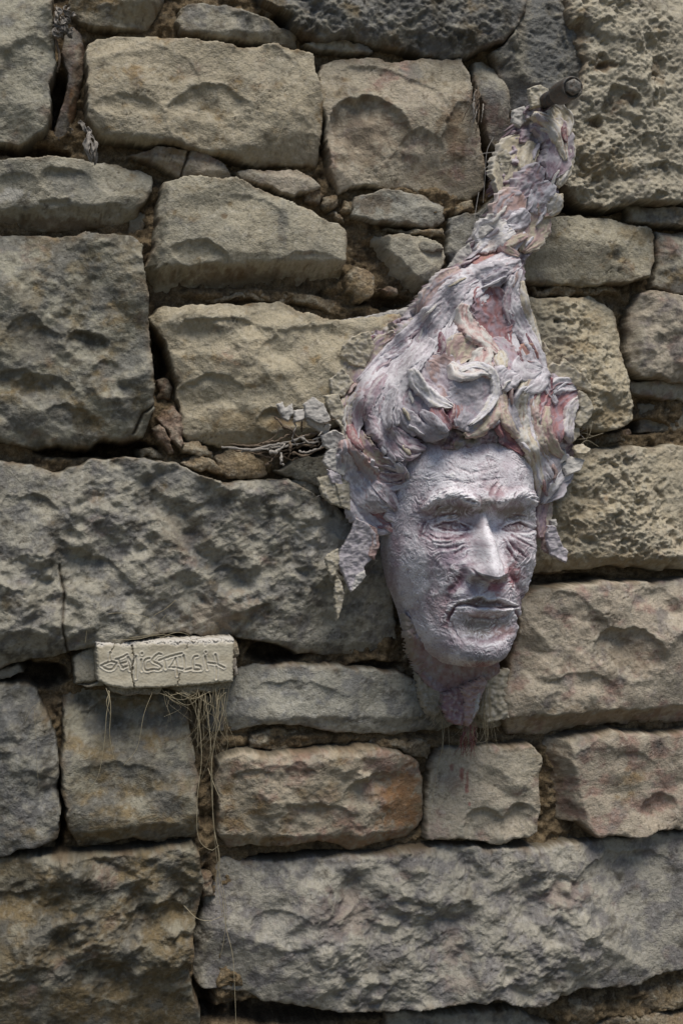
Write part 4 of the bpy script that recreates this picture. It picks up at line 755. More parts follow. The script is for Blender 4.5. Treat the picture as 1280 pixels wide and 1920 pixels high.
def plane(h0_, cx, cy, gx=0., gy=0., curl=0., seed=0, up=.007):
    h0 = h0_+up
    return lambda x, y: h0+gx*(x-cx)*PXM+gy*(y-cy)*PXM+curl*(((x-cx)**2+(y-cy)**2)*PXM*PXM)*8+.0012*fbm(x/18, y/18, seed+71, 2)
FLAKES = [
 ([(668,972),(690,982),(705,1000),(706,1025),(698,1048),(690,1055),(683,1064),(685,1076),(672,1092),(659,1110),(650,1092),(640,1070),(632,1055),(640,1030),(650,1015),(660,995)], plane(.020,665,1040,.25,-.1,.3), LILAC*1.05),
 ([(694,985),(706,990),(713,1020),(702,1050),(692,1042),(698,1015)], plane(.026,700,1015,-.3), BLUSH*.8), ([(668,1080),(684,1070),(686,1080),(672,1100),(659,1110)], plane(.022,670,1090,.4), CHALK*.9),
 ([(609,1046),(622,1036),(634,1028),(637,1050),(630,1072),(623,1090),(615,1066)], plane(.016,620,1060,.2), PUTTY*1.15), ([(630,1078),(640,1092),(646,1116),(638,1150),(632,1165),(627,1120)], plane(.015,636,1110), PUTTY*1.05),
 ([(596,896),(630,888),(656,905),(656,945),(642,952),(622,944),(604,930)], plane(.016,625,920,.2), PUTTY*1.05), ([(628,905),(656,910),(658,958),(640,950)], plane(.020,645,930,.2), PUTTY*1.1),
 ([(570,758),(588,744),(606,756),(618,780),(620,790),(600,795),(575,782)], plane(.019,595,770,.1,.2), CHALK*.62), ([(571,782),(600,794),(620,796),(614,818),(596,808),(578,796)], plane(.016,596,795,.2,-.5), CHALK*.8), ([(552,770),(570,767),(571,786),(554,791)], plane(.018,561,778,-.3,.3), CHALK*.72), ([(520,758),(530,754),(535,766),(548,757),(551,774),(540,790),(530,784)], plane(.014,536,770,.4,.2), CHALK*.7),
 ([(604,816),(630,806),(645,815),(650,835),(628,848),(606,836)], plane(.018,625,825,.2,-.3), CHALK*.9), ([(612,846),(645,832),(664,858),(645,892),(620,882),(606,866)], plane(.018,635,862,.3), CHALK*.85), ([(615,880),(640,890),(645,912),(622,905)], plane(.018,630,895), LILAC*1.1),
 ([(643,648),(662,630),(692,620),(702,648),(684,690),(660,684),(640,668)], plane(.014,670,655,.3,-.1), CREAM*.85), ([(618,712),(642,690),(664,716),(646,742),(624,744)], plane(.012,640,718,.3), PUTTY*1.15), ([(608,742),(634,738),(648,770),(640,800),(620,780)], plane(.015,628,770,.4), PUTTY*1.2), ([(640,795),(652,800),(655,830),(643,835)], plane(.020,648,815,.4), PUTTY),
 ([(1024,692),(1036,680),(1050,684),(1058,672),(1072,684),(1090,698),(1108,720),(1110,738),(1092,728),(1064,718),(1040,708)], plane(.020,1060,700,-.3,-.3,.4), CREAM*1.05), ([(1088,694),(1098,690),(1102,704),(1096,712)], plane(.018,1095,700), CREAM), ([(1086,732),(1100,738),(1113,762),(1106,786),(1086,802),(1076,792),(1088,765)], plane(.017,1095,765,-.4), PUTTY*1.15), ([(1068,800),(1084,796),(1088,815),(1074,830),(1066,818)], plane(.016,1076,812,-.3), CREAM*.95),
 ([(1052,868),(1072,856),(1096,862),(1088,882),(1062,892)], plane(.016,1072,872,-.3,.3), CHALK*.85), ([(1040,848),(1060,842),(1064,862),(1046,872)], plane(.022,1052,856,-.2), CHALK*.85), ([(1074,838),(1092,832),(1108,842),(1098,852),(1080,850)], plane(.016,1090,842,0,.4), CREAM), ([(1058,890),(1076,884),(1070,898),(1048,912)], plane(.015,1062,896), SILVER),
 ([(1028,985),(1042,988),(1050,1010),(1056,1026),(1066,1034),(1061,1056),(1052,1050),(1032,1040),(1024,1012)], plane(.024,1045,1022,-.2,-.2,.4), LILAC*1.15), ([(1016,1000),(1028,985),(1030,1038),(1018,1032)], plane(.020,1022,1015,.3), BLUSH*.8), ([(1030,974),(1043,974),(1045,986),(1034,988)], plane(.020,1038,980), CHALK*.85),
 ([(990,166),(1012,158),(1028,166),(1022,196),(996,202)], plane(.026,1008,180,.2), PUTTY*1.2), ([(962,206),(984,198),(992,222),(974,238),(960,230)], plane(.018,976,216,.2), CHALK*.75), ([(1058,198),(1068,212),(1075,240),(1070,258),(1062,240)], plane(.026,1066,230,-.5), CREAM*1.1), ([(934,290),(950,278),(960,300),(948,330),(936,320)], plane(.024,946,305,.3), PUTTY*1.1), ([(1040,366),(1055,362),(1056,376),(1044,386)], plane(.030,1048,374), CREAM*1.1), ([(890,428),(912,418),(926,428),(905,446),(888,446)], plane(.030,905,434,.4), CHALK*.85), ([(840,500),(862,470),(880,455),(886,480),(860,502)], plane(.020,862,480,.4), CHALK*.7),
 ([(1020,640),(1032,660),(1020,670)], plane(.016,1024,658), CREAM), ([(1000,660),(1022,672),(1026,690),(1012,692)], plane(.030,1014,680), PUTTY)]
for i, (poly, hf, col) in enumerate(FLAKES):
    patch('plaster_flake', poly, hf, col, 5000+i*31, 1.15, .0032, 1.2, .0003, ragged=1.2)

# throat, and the wad of plaster and fibre under the chin
def neck_h(x, y): return np.clip(.052-.00050*np.maximum(0, y-1228+.35*np.maximum(0, 860-x))-.00020*np.maximum(0, 860-x), .012, .06)
def neck_col(px, py, r):
    C = np.broadcast_to(np.array((.385, .30, .33)), px.shape+(3,)).copy(); C = mixc(C, LILAC*.9, smooth(-.2, .5, fbm(px/20, py/26, 911, 3))); C = mixc(C, ROSE*.8, .5*smooth(.1, .7, fbm(px/14, py/20, 917, 3)))
    return mixc(C, PUTTY, smooth(795, 760, px+10*fbm(px/9, py/9, 919, 2))*.7)
patch('neck', [(758,1150),(778,1165),(800,1190),(840,1212),(880,1228),(935,1232),(938,1262),(925,1270),(905,1282),(882,1302),(866,1326),(850,1318),(826,1302),(800,1284),(782,1258),(766,1222)], neck_h, None, 920, 1.6, .014, 5, .0009, ragged=1.0, colour=neck_col)
patch('throat_fold', [(834,1302),(852,1296),(872,1285),(874,1330),(868,1362),(845,1354),(829,1328)], plane(.020,852,1325,.3,.2), np.array((.36, .235, .25)), 930, 1.6, .012, 3, .001)
patch('throat_fold', [(870,1290),(905,1268),(914,1280),(900,1312),(890,1345),(878,1364),(869,1352),(873,1312)], plane(.026,888,1310,-.3,-.2), BLUSH, 935, 1.6, .014, 3, .0012)
patch('throat_fold', [(888,1300),(902,1296),(898,1330),(884,1352)], plane(.026,894,1320,.5), CHALK*.85, 938, 1.6, .01, 3, .0006)
patch('plaster_smear', [(780,1262),(800,1282),(835,1300),(832,1330),(815,1345),(800,1338),(790,1315)], plane(.010,805,1310,.3, up=-.001), PUTTY*.95, 940, 2, .01, 4, .0008)
patch('plaster_smear', [(905,1272),(930,1262),(956,1255),(950,1290),(955,1345),(915,1358),(895,1340),(904,1300)], plane(.008,925,1310, up=-.001), PUTTY*1.0, 950, 2, .012, 4, .0006)
patch('plaster_smear', [(640,600),(700,590),(770,575),(800,545),(790,600),(740,625),(690,625),(650,625)], plane(.010,720,600,.2, up=-.004), CHALK*.62, 960, 2, .012, 5, .0009)

# ------------------------------------------------------------------ small things on the wall
def frame_of(P):
    T = np.gradient(P, axis=0); T /= np.linalg.norm(T, axis=1)[:, None]+1e-12
    A = np.cross(T, (.31, .93, .17)); A /= np.linalg.norm(A, axis=1)[:, None]+1e-12
    return T, A, np.cross(T, A)
def tube_arrays(P, r, sides=5):
    T, A, B = frame_of(P); n = len(P); a = np.linspace(0, 2*math.pi, sides, endpoint=False)
    r = np.broadcast_to(r, (n,))
    V = P[:, None]+r[:, None, None]*(np.cos(a)[None, :, None]*A[:, None]+np.sin(a)[None, :, None]*B[:, None])
    i, j = np.meshgrid(np.arange(n-1), np.arange(sides), indexing='ij')
    q = np.stack([i*sides+j, i*sides+(j+1) % sides, (i+1)*sides+(j+1) % sides, (i+1)*sides+j], -1).reshape(-1, 4)
    return V.reshape(-1, 3), q
def pts3(pts, n):
    """px, py, h triples -> smooth world polyline."""
    P = resample(np.array(pts, float), n); X, Z = unproj(P[:, 0], P[:, 1], P[:, 2])
    return np.stack([X, -P[:, 2], Z+Z0], 1)
def tube(name, pts, r0, r1, col, mat, parent, n=24, sides=5, seed=0, knob=0.):
    P = pts3(pts, n); s = np.linspace(0, 1, n); r = r0+(r1-r0)*s
    if knob: r = r*(1+knob*fbm(s*9, s*0+seed*.7, seed, 2)); P = P+knob*.0012*np.stack([fbm(s*6, s*0+k*3.1, seed+k, 2) for k in range(3)], 1)
    V, q = tube_arrays(P, r, sides)
    C = np.broadcast_to(col, V.shape)*(1+.25*fbm(V[:, 0]*300, V[:, 2]*300, seed, 2))[:, None]
    return link(name, mesh_arrays(name, V, q, C), mat, parent)
def ribbon(name, pts, w, col, parent, seed, n=26, curl=.8):
    P = pts3(pts, n); T, A, B = frame_of(P); s = np.linspace(0, 1, n)
    t = np.linspace(-1, 1, 7); hw = w*.00045/2*np.sin(np.clip(s*.9+.1, 0, 1)*math.pi)**.6*(1+.4*fbm(s*5, s*0, seed, 2))+.0002
    tw = 2.2*fbm(s*2.2, s*0+3, seed+3, 2)
    D = np.cos(tw)[:, None]*A+np.sin(tw)[:, None]*B; E = -np.sin(tw)[:, None]*A+np.cos(tw)[:, None]*B
    c = curl*(.6+.6*fbm(s*3, s*0+9, seed+7, 2))
    V = P[:, None]+hw[:, None, None]*(t[None, :, None]*D[:, None]+(c[:, None]*t[None, :]**2)[..., None]*E[:, None])
    V = V+.0005*np.stack([fbm(V[..., 0]*420, V[..., 2]*420, seed+k, 2) for k in range(3)], -1)
    C = np.broadcast_to(col, V.shape)*(1+.3*fbm(s[:, None]*14+0*t, t[None]*2.5+0*s[:, None], seed+11, 3))[..., None]
    o = link(name, mesh_arrays(name, V.reshape(-1, 3), grid_quads(np.ones((n, 7), bool)), C.reshape(-1, 3)), M_TWIG, parent)
    m = o.modifiers.new('thickness', 'SOLIDIFY'); m.thickness = .0003
    return o

# the iron stud the plait hangs from
def make_stud():
    r = thing('iron_bolt', 'dark iron bolt with round collar sticking out above the plait of hair', 'bolt')
    xa, za = unproj(1012, 194, .018); xb, zb = unproj(1074, 163, .098)
    A = np.array([xa, -.018, za+Z0]); Bv = np.array([xb, -.098, zb+Z0]); ax = Bv-A; L = np.linalg.norm(ax); ax /= L
    u = np.cross(ax, (0, 0, 1)); u /= np.linalg.norm(u); v = np.cross(ax, u)
    def lathe(name, prof, sides=40, hexa=0., seed=0, base=(.075, .072, .075)):
        prof = np.array(prof, float); a = np.linspace(0, 2*math.pi, sides+1)
        k = 1.0 if not hexa else 1/np.cos(((a+math.pi/6) % (math.pi/3))-math.pi/6)*hexa+(1-hexa)
        V = A+ax*prof[:, 0][:, None, None]+(prof[:, 1][:, None]*k)[..., None]*(np.cos(a)[None, :, None]*u+np.sin(a)[None, :, None]*v)
        wn_ = fbm(V[..., 0]*260, V[..., 2]*260+V[..., 1]*200, 40+seed, 3)
        V = V+.00035*wn_[..., None]
        C = mixc(np.broadcast_to(base, V.shape), (.15, .105, .075), smooth(.05, .6, wn_)*.8); C = mixc(C, (.20, .195, .19), .5*smooth(.3, .8, -wn_))
        return link(name, mesh_arrays(name, V.reshape(-1, 3), grid_quads(np.ones(V.shape[:2], bool), True), C.reshape(-1, 3)), M_IRON, r)
    t = np.linspace(0, L*.66, 90); lathe('shaft', np.stack([t, .0062+.00045*np.sin(t/.0021*2*math.pi)], 1), seed=1)
    R = .0098
    lathe('collar', [(L*.56, .0055), (L*.57, R*.82), (L*.60, R*.95), (L*.64, R), (L*.70, R*1.0), (L*.90, R*1.0), (L*.955, R*.98), (L*.98, R*.92), (L*.985, R*.84), (L*.965, R*.76), (L*.96, R*.70), (L*.96, .001)], seed=2, base=(.11, .105, .10))
    lathe('bolt_head', [(L*.90, .0062), (L*.97, .0062), (L*1.02, .0061), (L*1.04, .0054), (L*1.04, .0030), (L*1.035, .0001)], 48, .6, seed=3, base=(.19, .18, .165))
make_stud()

# the little name plaque
def make_plaque():
    r = thing('name_plaque', 'cream plaster plaque with the hand-cut word SEMIOSTALGIA set between the stones', 'plaque')
    def zp(*p): return [(120+x/3.765, 1180+y/3.765) for x, y in p]
    ST = [zp((327,166),(326,190),(327,216)), zp((372,238),(335,230),(300,240),(264,257)), zp((264,258),(290,276),(318,286),(346,280),(360,262),(372,240)),
          zp((385,212),(398,245),(418,276)), zp((368,214),(405,200),(446,180)), zp((392,242),(442,232)), zp((412,274),(448,262)),
          zp((447,196),(456,240),(468,290)), zp((452,196),(470,225),(484,252)), zp((484,252),(498,225),(508,192)), zp((508,190),(509,260),(507,345)),
          zp((544,215),(545,250),(548,290)), zp((550,171),(552,175)), zp((604,206),(578,214),(566,235),(562,265),(574,288),(596,292)), zp((596,292),(624,284),(650,284)),
          zp((688,178),(672,174),(648,190),(622,220),(640,234),(674,250),(690,268),(676,286),(650,286)), zp((672,222),(740,196),(830,172)), zp((708,214),(712,245),(716,276)),
          zp((790,204),(772,238),(757,258)), zp((786,206),(793,255),(800,326)), zp((745,268),(790,272),(838,280)), zp((844,186),(850,235),(850,290)), zp((850,290),(878,282),(903,278)),
          zp((942,192),(922,196),(910,220),(910,255),(914,284)), zp((914,286),(945,286),(968,284)), zp((968,284),(962,262),(934,256)), zp((996,194),(1002,235),(1012,282)), zp((1001,160),(1003,164)),
          zp((1070,180),(1078,212),(1082,244)), zp((1020,238),(1072,246),(1130,270)), zp((1077,262),(1076,300),(1073,348))]
    poly = np.array([(181,1205),(230,1206),(300,1202),(360,1199),(437,1197),(441,1200),(438,1240),(437,1278),(380,1284),(300,1290),(232,1291),(205,1287),(184,1276),(182,1240)], float)
    h = .021
    PX, PZ = unproj(poly[:, 0], poly[:, 1], h); P = np.stack([PX, PZ], 1)
    X, Z = np.meshgrid(np.arange(PX.min()-.006, PX.max()+.006, .00045), np.arange(PZ.min()-.006, PZ.max()+.006, .00045))
    a, b = X*1000, Z*1000
    wx = .0006*(fbm(a/9, b/9, 801, 3)+.6*fbm(a/2.4, b/2.4, 807, 2)); wz = .0006*(fbm(a/9, b/9, 803, 3)+.8*fbm(a/2.4, b/2.4, 811, 2))
    d = poly_sd(X+wx, Z+wz, P)*1000; keep = d > -2.2
    H = h+.0009*fbm(a/40, b/30, 815, 3)+.00015*fbm(a/2, b/2, 817, 2)-.08*(Z-PZ.mean())
    tb = (PZ.max()-Z)*1000
    crumb = smooth(5.5, 2.5, tb+1.6*fbm(a/6, b/6, 821, 3))
    H = H-.0030*crumb+.0016*crumb*ridged(a/3.2, b/3.2, 825, 3)-.0022*(1-np.clip(d/2.2, 0, 1))**2
    g = np.zeros_like(X); lip = np.zeros_like(X)
    for s in ST:
        s = np.array(s); s = resample(s, 14) if len(s) > 2 else s
        LX, LZ = unproj(s[:, 0], s[:, 1], h); dd, tt = line_d(X+wx*.3, Z+wz*.3, np.stack([LX, LZ], 1))
        g = np.maximum(g, np.exp(-(dd/.0007)**2)); lip = np.maximum(lip, np.exp(-((dd-.0014)/.0006)**2))
    H = H-.0011*g+.0006*lip*(1-g)
    C = mixc(np.broadcast_to((.55, .51, .41), X.shape+(3,)), (.42, .37, .275), .6*smooth(-.1, .7, fbm(a/18, b/12, 831, 4)))
    C = mixc(C, CHALK*.95, .75*crumb); C = mixc(C, CHALK, .35*lip)
    for pl in ([(249,1212),(252,1235),(248,1262),(251,1290)], [(338,1264),(334,1284)], [(351,1208),(349,1217)], [(216,1207),(209,1226)]):
        LX, LZ = unproj(np.array(pl)[:, 0], np.array(pl)[:, 1], h); dd, tt = line_d(X+wx*1.6, Z+wz*.6, np.stack([LX, LZ], 1))
        c = np.exp(-(dd/.00055)**2)*(1 if pl[0][0] == 249 else .6); H = H-.003*c; C = mixc(C, (.13, .11, .08), .8*c)
    o_ = np.clip(-d/2.2, 0, 1)
    H = np.where(d < 0, H-.030*o_, H)
    C = mixc(C, (.25, .21, .15), .8*smooth(.1, .7, o_))
    sheet('slab', X, H, Z, C, M_SLAB, r, keep)
    def bed(poly, hh, seed, col): S(poly, 'porous', hh, w=dict(o=.3, p=.4), seed=seed, edge=3, amp=.22, cols=[(np.mean([p[0] for p in poly]), np.mean([p[1] for p in poly]), 80, 30, col, .85)], mat=M_MORTAR, name='mortar_bed', parent=r, deep=.03, res=.0008)
    bed([(200,1284),(260,1288),(305,1285),(300,1298),(262,1302),(238,1306),(212,1298)], .014, 840, CREAM*.75)
    bed([(300,1284),(350,1284),(400,1280),(436,1276),(432,1290),(412,1296),(396,1304),(372,1298),(352,1306),(338,1302),(322,1294)], .015, 841, CREAM*.7)
    bed([(434,1198),(446,1205),(447,1228),(440,1240),(435,1225)], .012, 842, CREAM*.7)
    bed([(434,1240),(443,1236),(444,1262),(437,1270)], .013, 843, CHALK*.7)
make_plaque()

rs = np.random.RandomState(11)
STRAW = np.array((.42, .365, .25)); STRAW2 = np.array((.33, .295, .22)); GREYWOOD = np.array((.27, .25, .23)); BARK = np.array((.13, .10, .075))
def strands(root, n, x0, x1, y0, spread, ln, h=.018, col=STRAW, r=.00022, up=False, wob=14):
    for k in range(n):
        x = rs.uniform(x0, x1); y = y0+rs.uniform(-5, 5); l = ln*rs.uniform(.45, 1.15); sx = rs.normal(0, spread); sgn = -1 if up else 1
        pts = [(x, y, h), (x+sx*.3+rs.normal(0, wob*.3), y+sgn*l*.33, h+rs.uniform(-.002, .006)), (x+sx*.6+rs.normal(0, wob*.6), y+sgn*l*.66, h+rs.uniform(-.002, .006)), (x+sx+rs.normal(0, wob), y+sgn*l, h+rs.uniform(-.004, .003))]
        tube('blade', pts, r*rs.uniform(.8, 1.3), r*.5, col*rs.uniform(.7, 1.2), M_STRAW, root, 18, 4, 900+k)
g = thing('stem_tuft', 'tuft of fine dry grass hanging below the right half of the name plaque', 'dry tuft', 'tufts of dry stems on the wall')
strands(g, 22, 362, 425, 1300, 16, 110, r=.00017); strands(g, 10, 300, 372, 1296, 40, 60, r=.00017); strands(g, 7, 365, 440, 1292, 22, 150, r=.00016)
for pts in ([(300,1300,.02),(340,1312,.022),(368,1300,.022),(372,1286,.02)], [(310,1296,.02),(350,1322,.022),(380,1302,.02)], [(330,1298,.02),(362,1310,.022),(395,1296,.02)], [(320,1304,.02),(345,1300,.022),(366,1316,.02),(372,1340,.018)], [(340,1292,.02),(360,1318,.022),(371,1350,.018)], [(286,1298,.02),(270,1340,.021),(258,1400,.02),(232,1436,.018)], [(420,1290,.02),(414,1350,.022),(392,1420,.022),(378,1460,.018)]):
    tube('blade', pts, .00022, .00014, STRAW*rs.uniform(.8, 1.25), M_STRAW, g, 24, 4, rs.randint(999))
g = thing('stem_tuft', 'long pale dry stems trailing down the joint to the bottom edge below the plaque', 'dry tuft', 'tufts of dry stems on the wall')
for pts in ([(386,1312,.022),(394,1380,.024),(398,1460,.022),(400,1540,.022),(410,1600,.022),(412,1660,.022),(420,1690,.022)], [(414,1300,.022),(404,1380,.022),(396,1450,.022),(402,1560,.022),(408,1620,.020),(424,1700,.024),(420,1760,.022),(414,1790,.022)], [(418,1690,.024),(424,1740,.024),(436,1790,.024),(440,1850,.024),(443,1935,.022)], [(372,1330,.02),(378,1420,.02),(370,1500,.02),(372,1570,.02),(395,1594,.02),(410,1585,.02)], [(402,1560,.022),(412,1610,.022),(405,1650,.02),(418,1720,.022)], [(345,1698,.02),(370,1722,.022),(395,1726,.022),(416,1718,.022)], [(390,1440,.02),(405,1480,.022),(424,1520,.02)]):
    tube('blade', pts, .00032, .0002, STRAW*rs.uniform(.9, 1.25), M_STRAW, g, 40, 4, rs.randint(999))
g = thing('stem_tuft', 'two thin pale stalks dangling below the left end of the name plaque', 'dry tuft', 'tufts of dry stems on the wall')
for pts in ([(199,1290,.02),(205,1310,.022),(200,1340,.022),(196,1390,.02),(186,1450,.018),(172,1475,.016)], [(204,1294,.02),(208,1330,.022),(206,1380,.02),(214,1424,.018)], [(206,1296,.02),(200,1318,.022),(208,1342,.02)]):
    tube('blade', pts, .00035, .0002, STRAW*1.1, M_STRAW, g, 24, 4, rs.randint(999))
g = thing('stem_tuft', 'wiry dry stems arching over the top edge of the name plaque', 'dry tuft', 'tufts of dry stems on the wall')
for pts in ([(160,1205,.016),(168,1170,.018),(200,1152,.02),(240,1150,.02),(280,1160,.02),(298,1185,.018)], [(330,1125,.016),(310,1142,.02),(288,1156,.02),(283,1180,.02),(287,1200,.018)], [(212,1200,.02),(260,1198,.024),(290,1192,.024),(330,1200,.022)], [(240,1196,.02),(300,1190,.024),(340,1196,.024),(372,1206,.02)], [(300,1196,.02),(330,1186,.022),(352,1190,.022),(360,1202,.02)], [(360,1200,.02),(392,1194,.022),(420,1198,.02)], [(298,1190,.018),(300,1168,.02),(312,1152,.02)]):
    tube('blade', pts, .00022, .00014, STRAW*rs.uniform(.8, 1.1), M_STRAW, g, 26, 4, rs.randint(999))
g = thing('stem_tuft', 'single dry stalks lying on the grey block at the left edge below the plaque', 'dry tuft', 'tufts of dry stems on the wall')
for pts in ([(65,1330,.014),(68,1390,.016),(70,1440,.016),(74,1480,.014)], [(48,1352,.014),(60,1328,.016),(76,1316,.016)]):
    tube('blade', pts, .00022, .00014, STRAW2, M_STRAW, g, 20, 4, rs.randint(999))
g = thing('stem_tuft', 'loose threads and fine stalks crossing the gap left of the twisted plait', 'dry tuft', 'tufts of dry stems on the wall')
for pts in ([(944,280,.03),(925,285,.026),(905,288,.022),(888,296,.018)], [(940,292,.03),(922,306,.026),(906,318,.02)], [(938,300,.03),(924,314,.024),(910,322,.02)], [(924,258,.026),(912,285,.026),(908,340,.022),(905,380,.02)], [(897,360,.018),(892,390,.02),(888,420,.02),(887,440,.016)], [(935,330,.03),(928,360,.026),(922,390,.02)], [(912,390,.018),(900,405,.018),(892,420,.016)]):
    tube('blade', pts, .00026, .00018, CHALK*.7, M_STRAW, g, 20, 4, rs.randint(999))
g = thing('stem_tuft', 'wispy dry stalks in the joint to the right of the face beside the white flakes', 'dry tuft', 'tufts of dry stems on the wall')
for pts in ([(1102,780,.016),(1100,805,.018),(1099,838,.014)], [(1110,790,.014),(1104,815,.018),(1092,832,.014)], [(1070,818,.016),(1092,812,.018),(1112,818,.014)], [(1076,824,.016),(1098,822,.018),(1130,812,.008)], [(1085,835,.018),(1100,826,.018),(1122,838,.012)], [(1062,812,.018),(1080,800,.018),(1100,803,.014)]):
    tube('blade', pts, .00028, .0002, STRAW2, M_STRAW, g, 18, 4, rs.randint(999))
g = thing('stem_tuft', 'one bent pale grass hair across the right end of the big upper block', 'dry tuft', 'tufts of dry stems on the wall')
tube('blade', [(521,264,.016),(530,238,.018),(545,205,.019),(562,185,.019),(585,175,.018),(612,166,.014)], .00028, .0002, STRAW*1.2, M_STRAW, g, 26, 4, 5)

# dead twigs wedged under the block to the left of the head
g = thing('twig_bundle', 'bundle of dry broken twigs wedged in the joint left of the hair', 'twigs')
TW = [((415,838,.0),(470,842,.008),(540,828,.012),(575,815,.010),1.5,1), ((452,846,.004),(500,842,.012),(545,835,.012),(600,820,.010),1.7,1), ((430,832,-.005),(480,836,.004),(530,822,.008),(556,808,.008),1.1,0), ((492,832,.008),(520,826,.012),(535,818,.012),(548,812,.010),1.5,0), ((506,848,.014),(518,846,.016),(530,838,.014),(536,828,.010),2.0,1),
      ((503,843,.012),(512,836,.016),(524,832,.016),(535,834,.012),1.3,1), ((516,780,.010),(524,790,.014),(532,800,.014),(548,804,.010),1.1,0), ((551,785,.012),(553,805,.016),(548,820,.014),(557,836,.014),.7,1), ((530,800,.010),(545,806,.012),(562,822,.012),(590,828,.010),1.6,0), ((548,826,.012),(565,822,.014),(580,830,.014),(600,828,.008),1.5,1),
      ((543,830,.014),(545,838,.016),(543,850,.014),(541,858,.010),1.6,0), ((526,850,.014),(528,862,.018),(526,868,.018),(531,872,.016),1.6,1), ((498,872,.010),(508,864,.014),(514,857,.012),(520,850,.008),1.2,0), ((548,850,.014),(570,854,.016),(590,846,.014),(612,836,.012),1.5,0), ((560,845,.014),(575,848,.016),(595,842,.014),(606,835,.010),1.2,1), ((593,826,.018),(597,818,.022),(600,813,.022),(604,808,.018),.7,1),
      ((564,810,.006),(566,798,.012),(566,790,.012),(568,784,.010),1.2,0), ((470,850,-.002),(500,848,.006),(530,846,.008),(560,838,.006),1.2,0), ((440,843,-.004),(480,850,.004),(510,858,.006),(540,850,.004),1.0,0), ((616,790,.020),(622,788,.024),(630,786,.024),(636,784,.020),.6,0), ((606,800,.020),(609,795,.022),(612,793,.022),(618,792,.020),.5,0), ((545,815,.006),(560,820,.010),(580,815,.010),(596,812,.006),1.8,0), ((555,838,.006),(570,834,.010),(590,836,.010),(605,828,.004),1.7,0), ((500,858,.004),(520,852,.008),(545,862,.008),(560,858,.004),1.1,0), ((470,838,.0),(505,826,.006),(520,812,.008),(524,800,.008),.9,0)]
for i, (a, b, c, d, r, lt) in enumerate(TW):
    a, b, c, d = [(p[0], p[1], p[2]+.009) for p in (a, b, c, d)]
    tube('twig', [a, b, c, d], r*.0008, r*.00045, (GREYWOOD*1.25 if lt else BARK*1.3)*rs.uniform(.8, 1.2), M_TWIG, g, 26, 6, 950+i, .8)
g = thing('dead_plant', 'brown tangle of dead stems in the dark crack left of the upper plait', 'dead plant')
for i in range(15):
    x, y = 893+rs.normal(0, 5), 168+rs.uniform(-5, 30); l = rs.uniform(25, 60)
    tube('stem', [(x, y, .004), (x+rs.normal(-2, 4), y+l*.4, .012), (x+rs.normal(-6, 7), y+l, .010)], .0009*rs.uniform(.6, 1.2), .0004, (BARK if i % 3 else GREYWOOD)*rs.uniform(.9, 1.5), M_TWIG, g, 14, 5, 980+i, .6)
g = thing('withered_plant', 'crumpled grey withered leaves stuck at the top of the narrow upright stone', 'dead plant', 'withered plants in the upper left joints')
for i in range(17):
    x, y = 114+rs.normal(0, 9), 10+rs.uniform(-4, 52)
    ribbon('leaf', [(x, y, .002), (x+rs.normal(0, 8), y+8, .012), (x+rs.normal(0, 10), y+rs.uniform(10, 24), .008)], rs.uniform(6, 12), GREYWOOD*rs.uniform(.7, 1.35), g, 1000+i*5, 18)
tube('stalk', [(104,70,.0),(110,95,.004),(112,115,.004),(108,135,.0)], .0013, .0008, BARK*1.6, M_TWIG, g, 18, 6, 7, .4)
g = thing('withered_plant', 'withered grey leaf hanging over the ledge under the narrow upright stone', 'dead plant', 'withered plants in the upper left joints')
for i, pts in enumerate([[(148,228,-.006),(158,236,.004),(166,248,.010),(170,258,.012)], [(168,250,.012),(162,268,.016),(168,290,.016),(174,306,.014)], [(170,252,.012),(180,272,.016),(180,292,.016),(178,310,.012)], [(160,240,.006),(170,246,.010),(166,254,.012)], [(168,262,.014),(174,280,.018),(172,300,.014)], [(134,250,-.008),(130,240,-.004),(138,243,.0)]]):
    ribbon('leaf', pts, (9, 12, 10, 8, 7, 6)[i], GREYWOOD*(.8, 1.2, 1.0, 1.3, 1.1, .8)[i], g, 1100+i*7, 20)

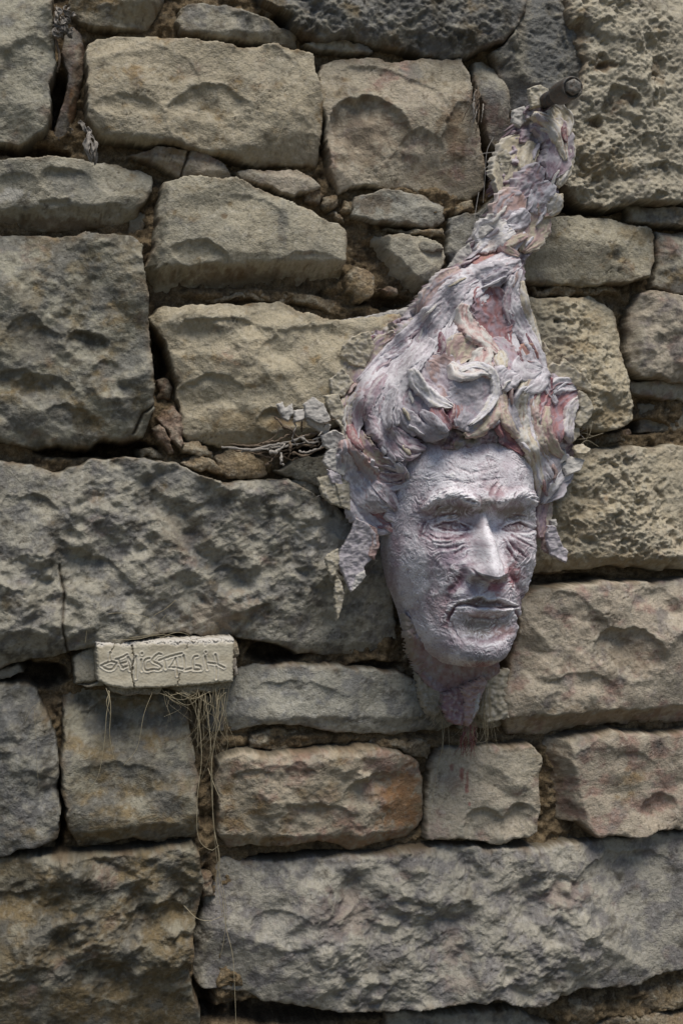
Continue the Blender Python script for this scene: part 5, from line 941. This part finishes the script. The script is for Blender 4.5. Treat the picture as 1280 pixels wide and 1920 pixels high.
# plaster fibres and red drips under the chin
def fibres():
    VV, QQ, CC, n0 = [], [], [], 0
    def add(pts, r, col, n=14):
        nonlocal n0
        P = pts3(pts, n); V, q = tube_arrays(P, np.linspace(r, r*.6, n), 4); VV.append(V); QQ.append(q+n0); CC.append(np.broadcast_to(col, V.shape)); n0 += len(V)
    q = np.random.RandomState(31)
    for k in range(70):                                    # reddened beard of fibre
        x, y = 868+q.uniform(0, 22), 1355+q.uniform(0, 12); l = q.uniform(18, 62)
        add([(x, y, .018), (x+q.normal(0, 5), y+l*.5, .020), (x+q.normal(0, 10), y+l, .014)], .00022, (RED*.8+ROSE*.4, ROSE, STRAW*.9, STRAW*.8)[k % 4])
    for k in range(34):                                    # pale threads
        x, y = 905+q.uniform(-12, 14), 1275+q.uniform(-6, 60); l = q.uniform(40, 95)
        add([(x, y, .014), (x+q.normal(0, 4), y+l*.5, .018), (x+q.normal(0, 9), y+l, .014)], .00018, STRAW*q.uniform(.7, 1.2))
    for k in range(9):                                     # frayed edge of the throat
        t_ = q.uniform(0, 1); x, y = 766+t_*26, 1205+t_*60
        add([(x+12, y-4, .020), (x, y+3, .022), (x-q.uniform(6, 16), y+q.uniform(4, 22), .016)], .00022, PUTTY*q.uniform(.8, 1.3))
    for k in range(24):
        x, y = 800+q.uniform(0, 40), 1300+q.uniform(0, 30)
        add([(x, y, .018), (x+q.normal(0, 9), y+q.uniform(4, 14), .022), (x+q.normal(0, 16), y+q.uniform(10, 40), .014)], .00022, PUTTY*q.uniform(.8, 1.3))
    for pts in ([(826,1330,.016),(830,1400,.02),(822,1430,.016),(800,1560,.016)], [(833,1360,.016),(829,1395,.018),(824,1425,.016)], [(840,1360,.016),(842,1400,.018),(845,1420,.016)], [(905,1368,.016),(912,1360,.02),(902,1385,.018),(892,1394,.016)], [(912,1340,.014),(913,1385,.016),(893,1394,.016)]):
        add(pts, .00025, STRAW, 26)
    for k in range(60):                                    # fringe of the flakes
        f = FLAKES[q.randint(0, 26)][0]; x, y = f[q.randint(len(f))]
        add([(x, y, .016), (x+q.normal(0, 6), y+q.uniform(0, 8), .018), (x+q.normal(0, 10), y+q.uniform(4, 18), .013)], .00018, CHALK*.8, 10)
    o = link('fibres', mesh_arrays('fibres', np.vstack(VV), np.vstack(QQ), np.vstack(CC)), M_STRAW, HEAD); o['kind'] = 'stuff'
fibres()
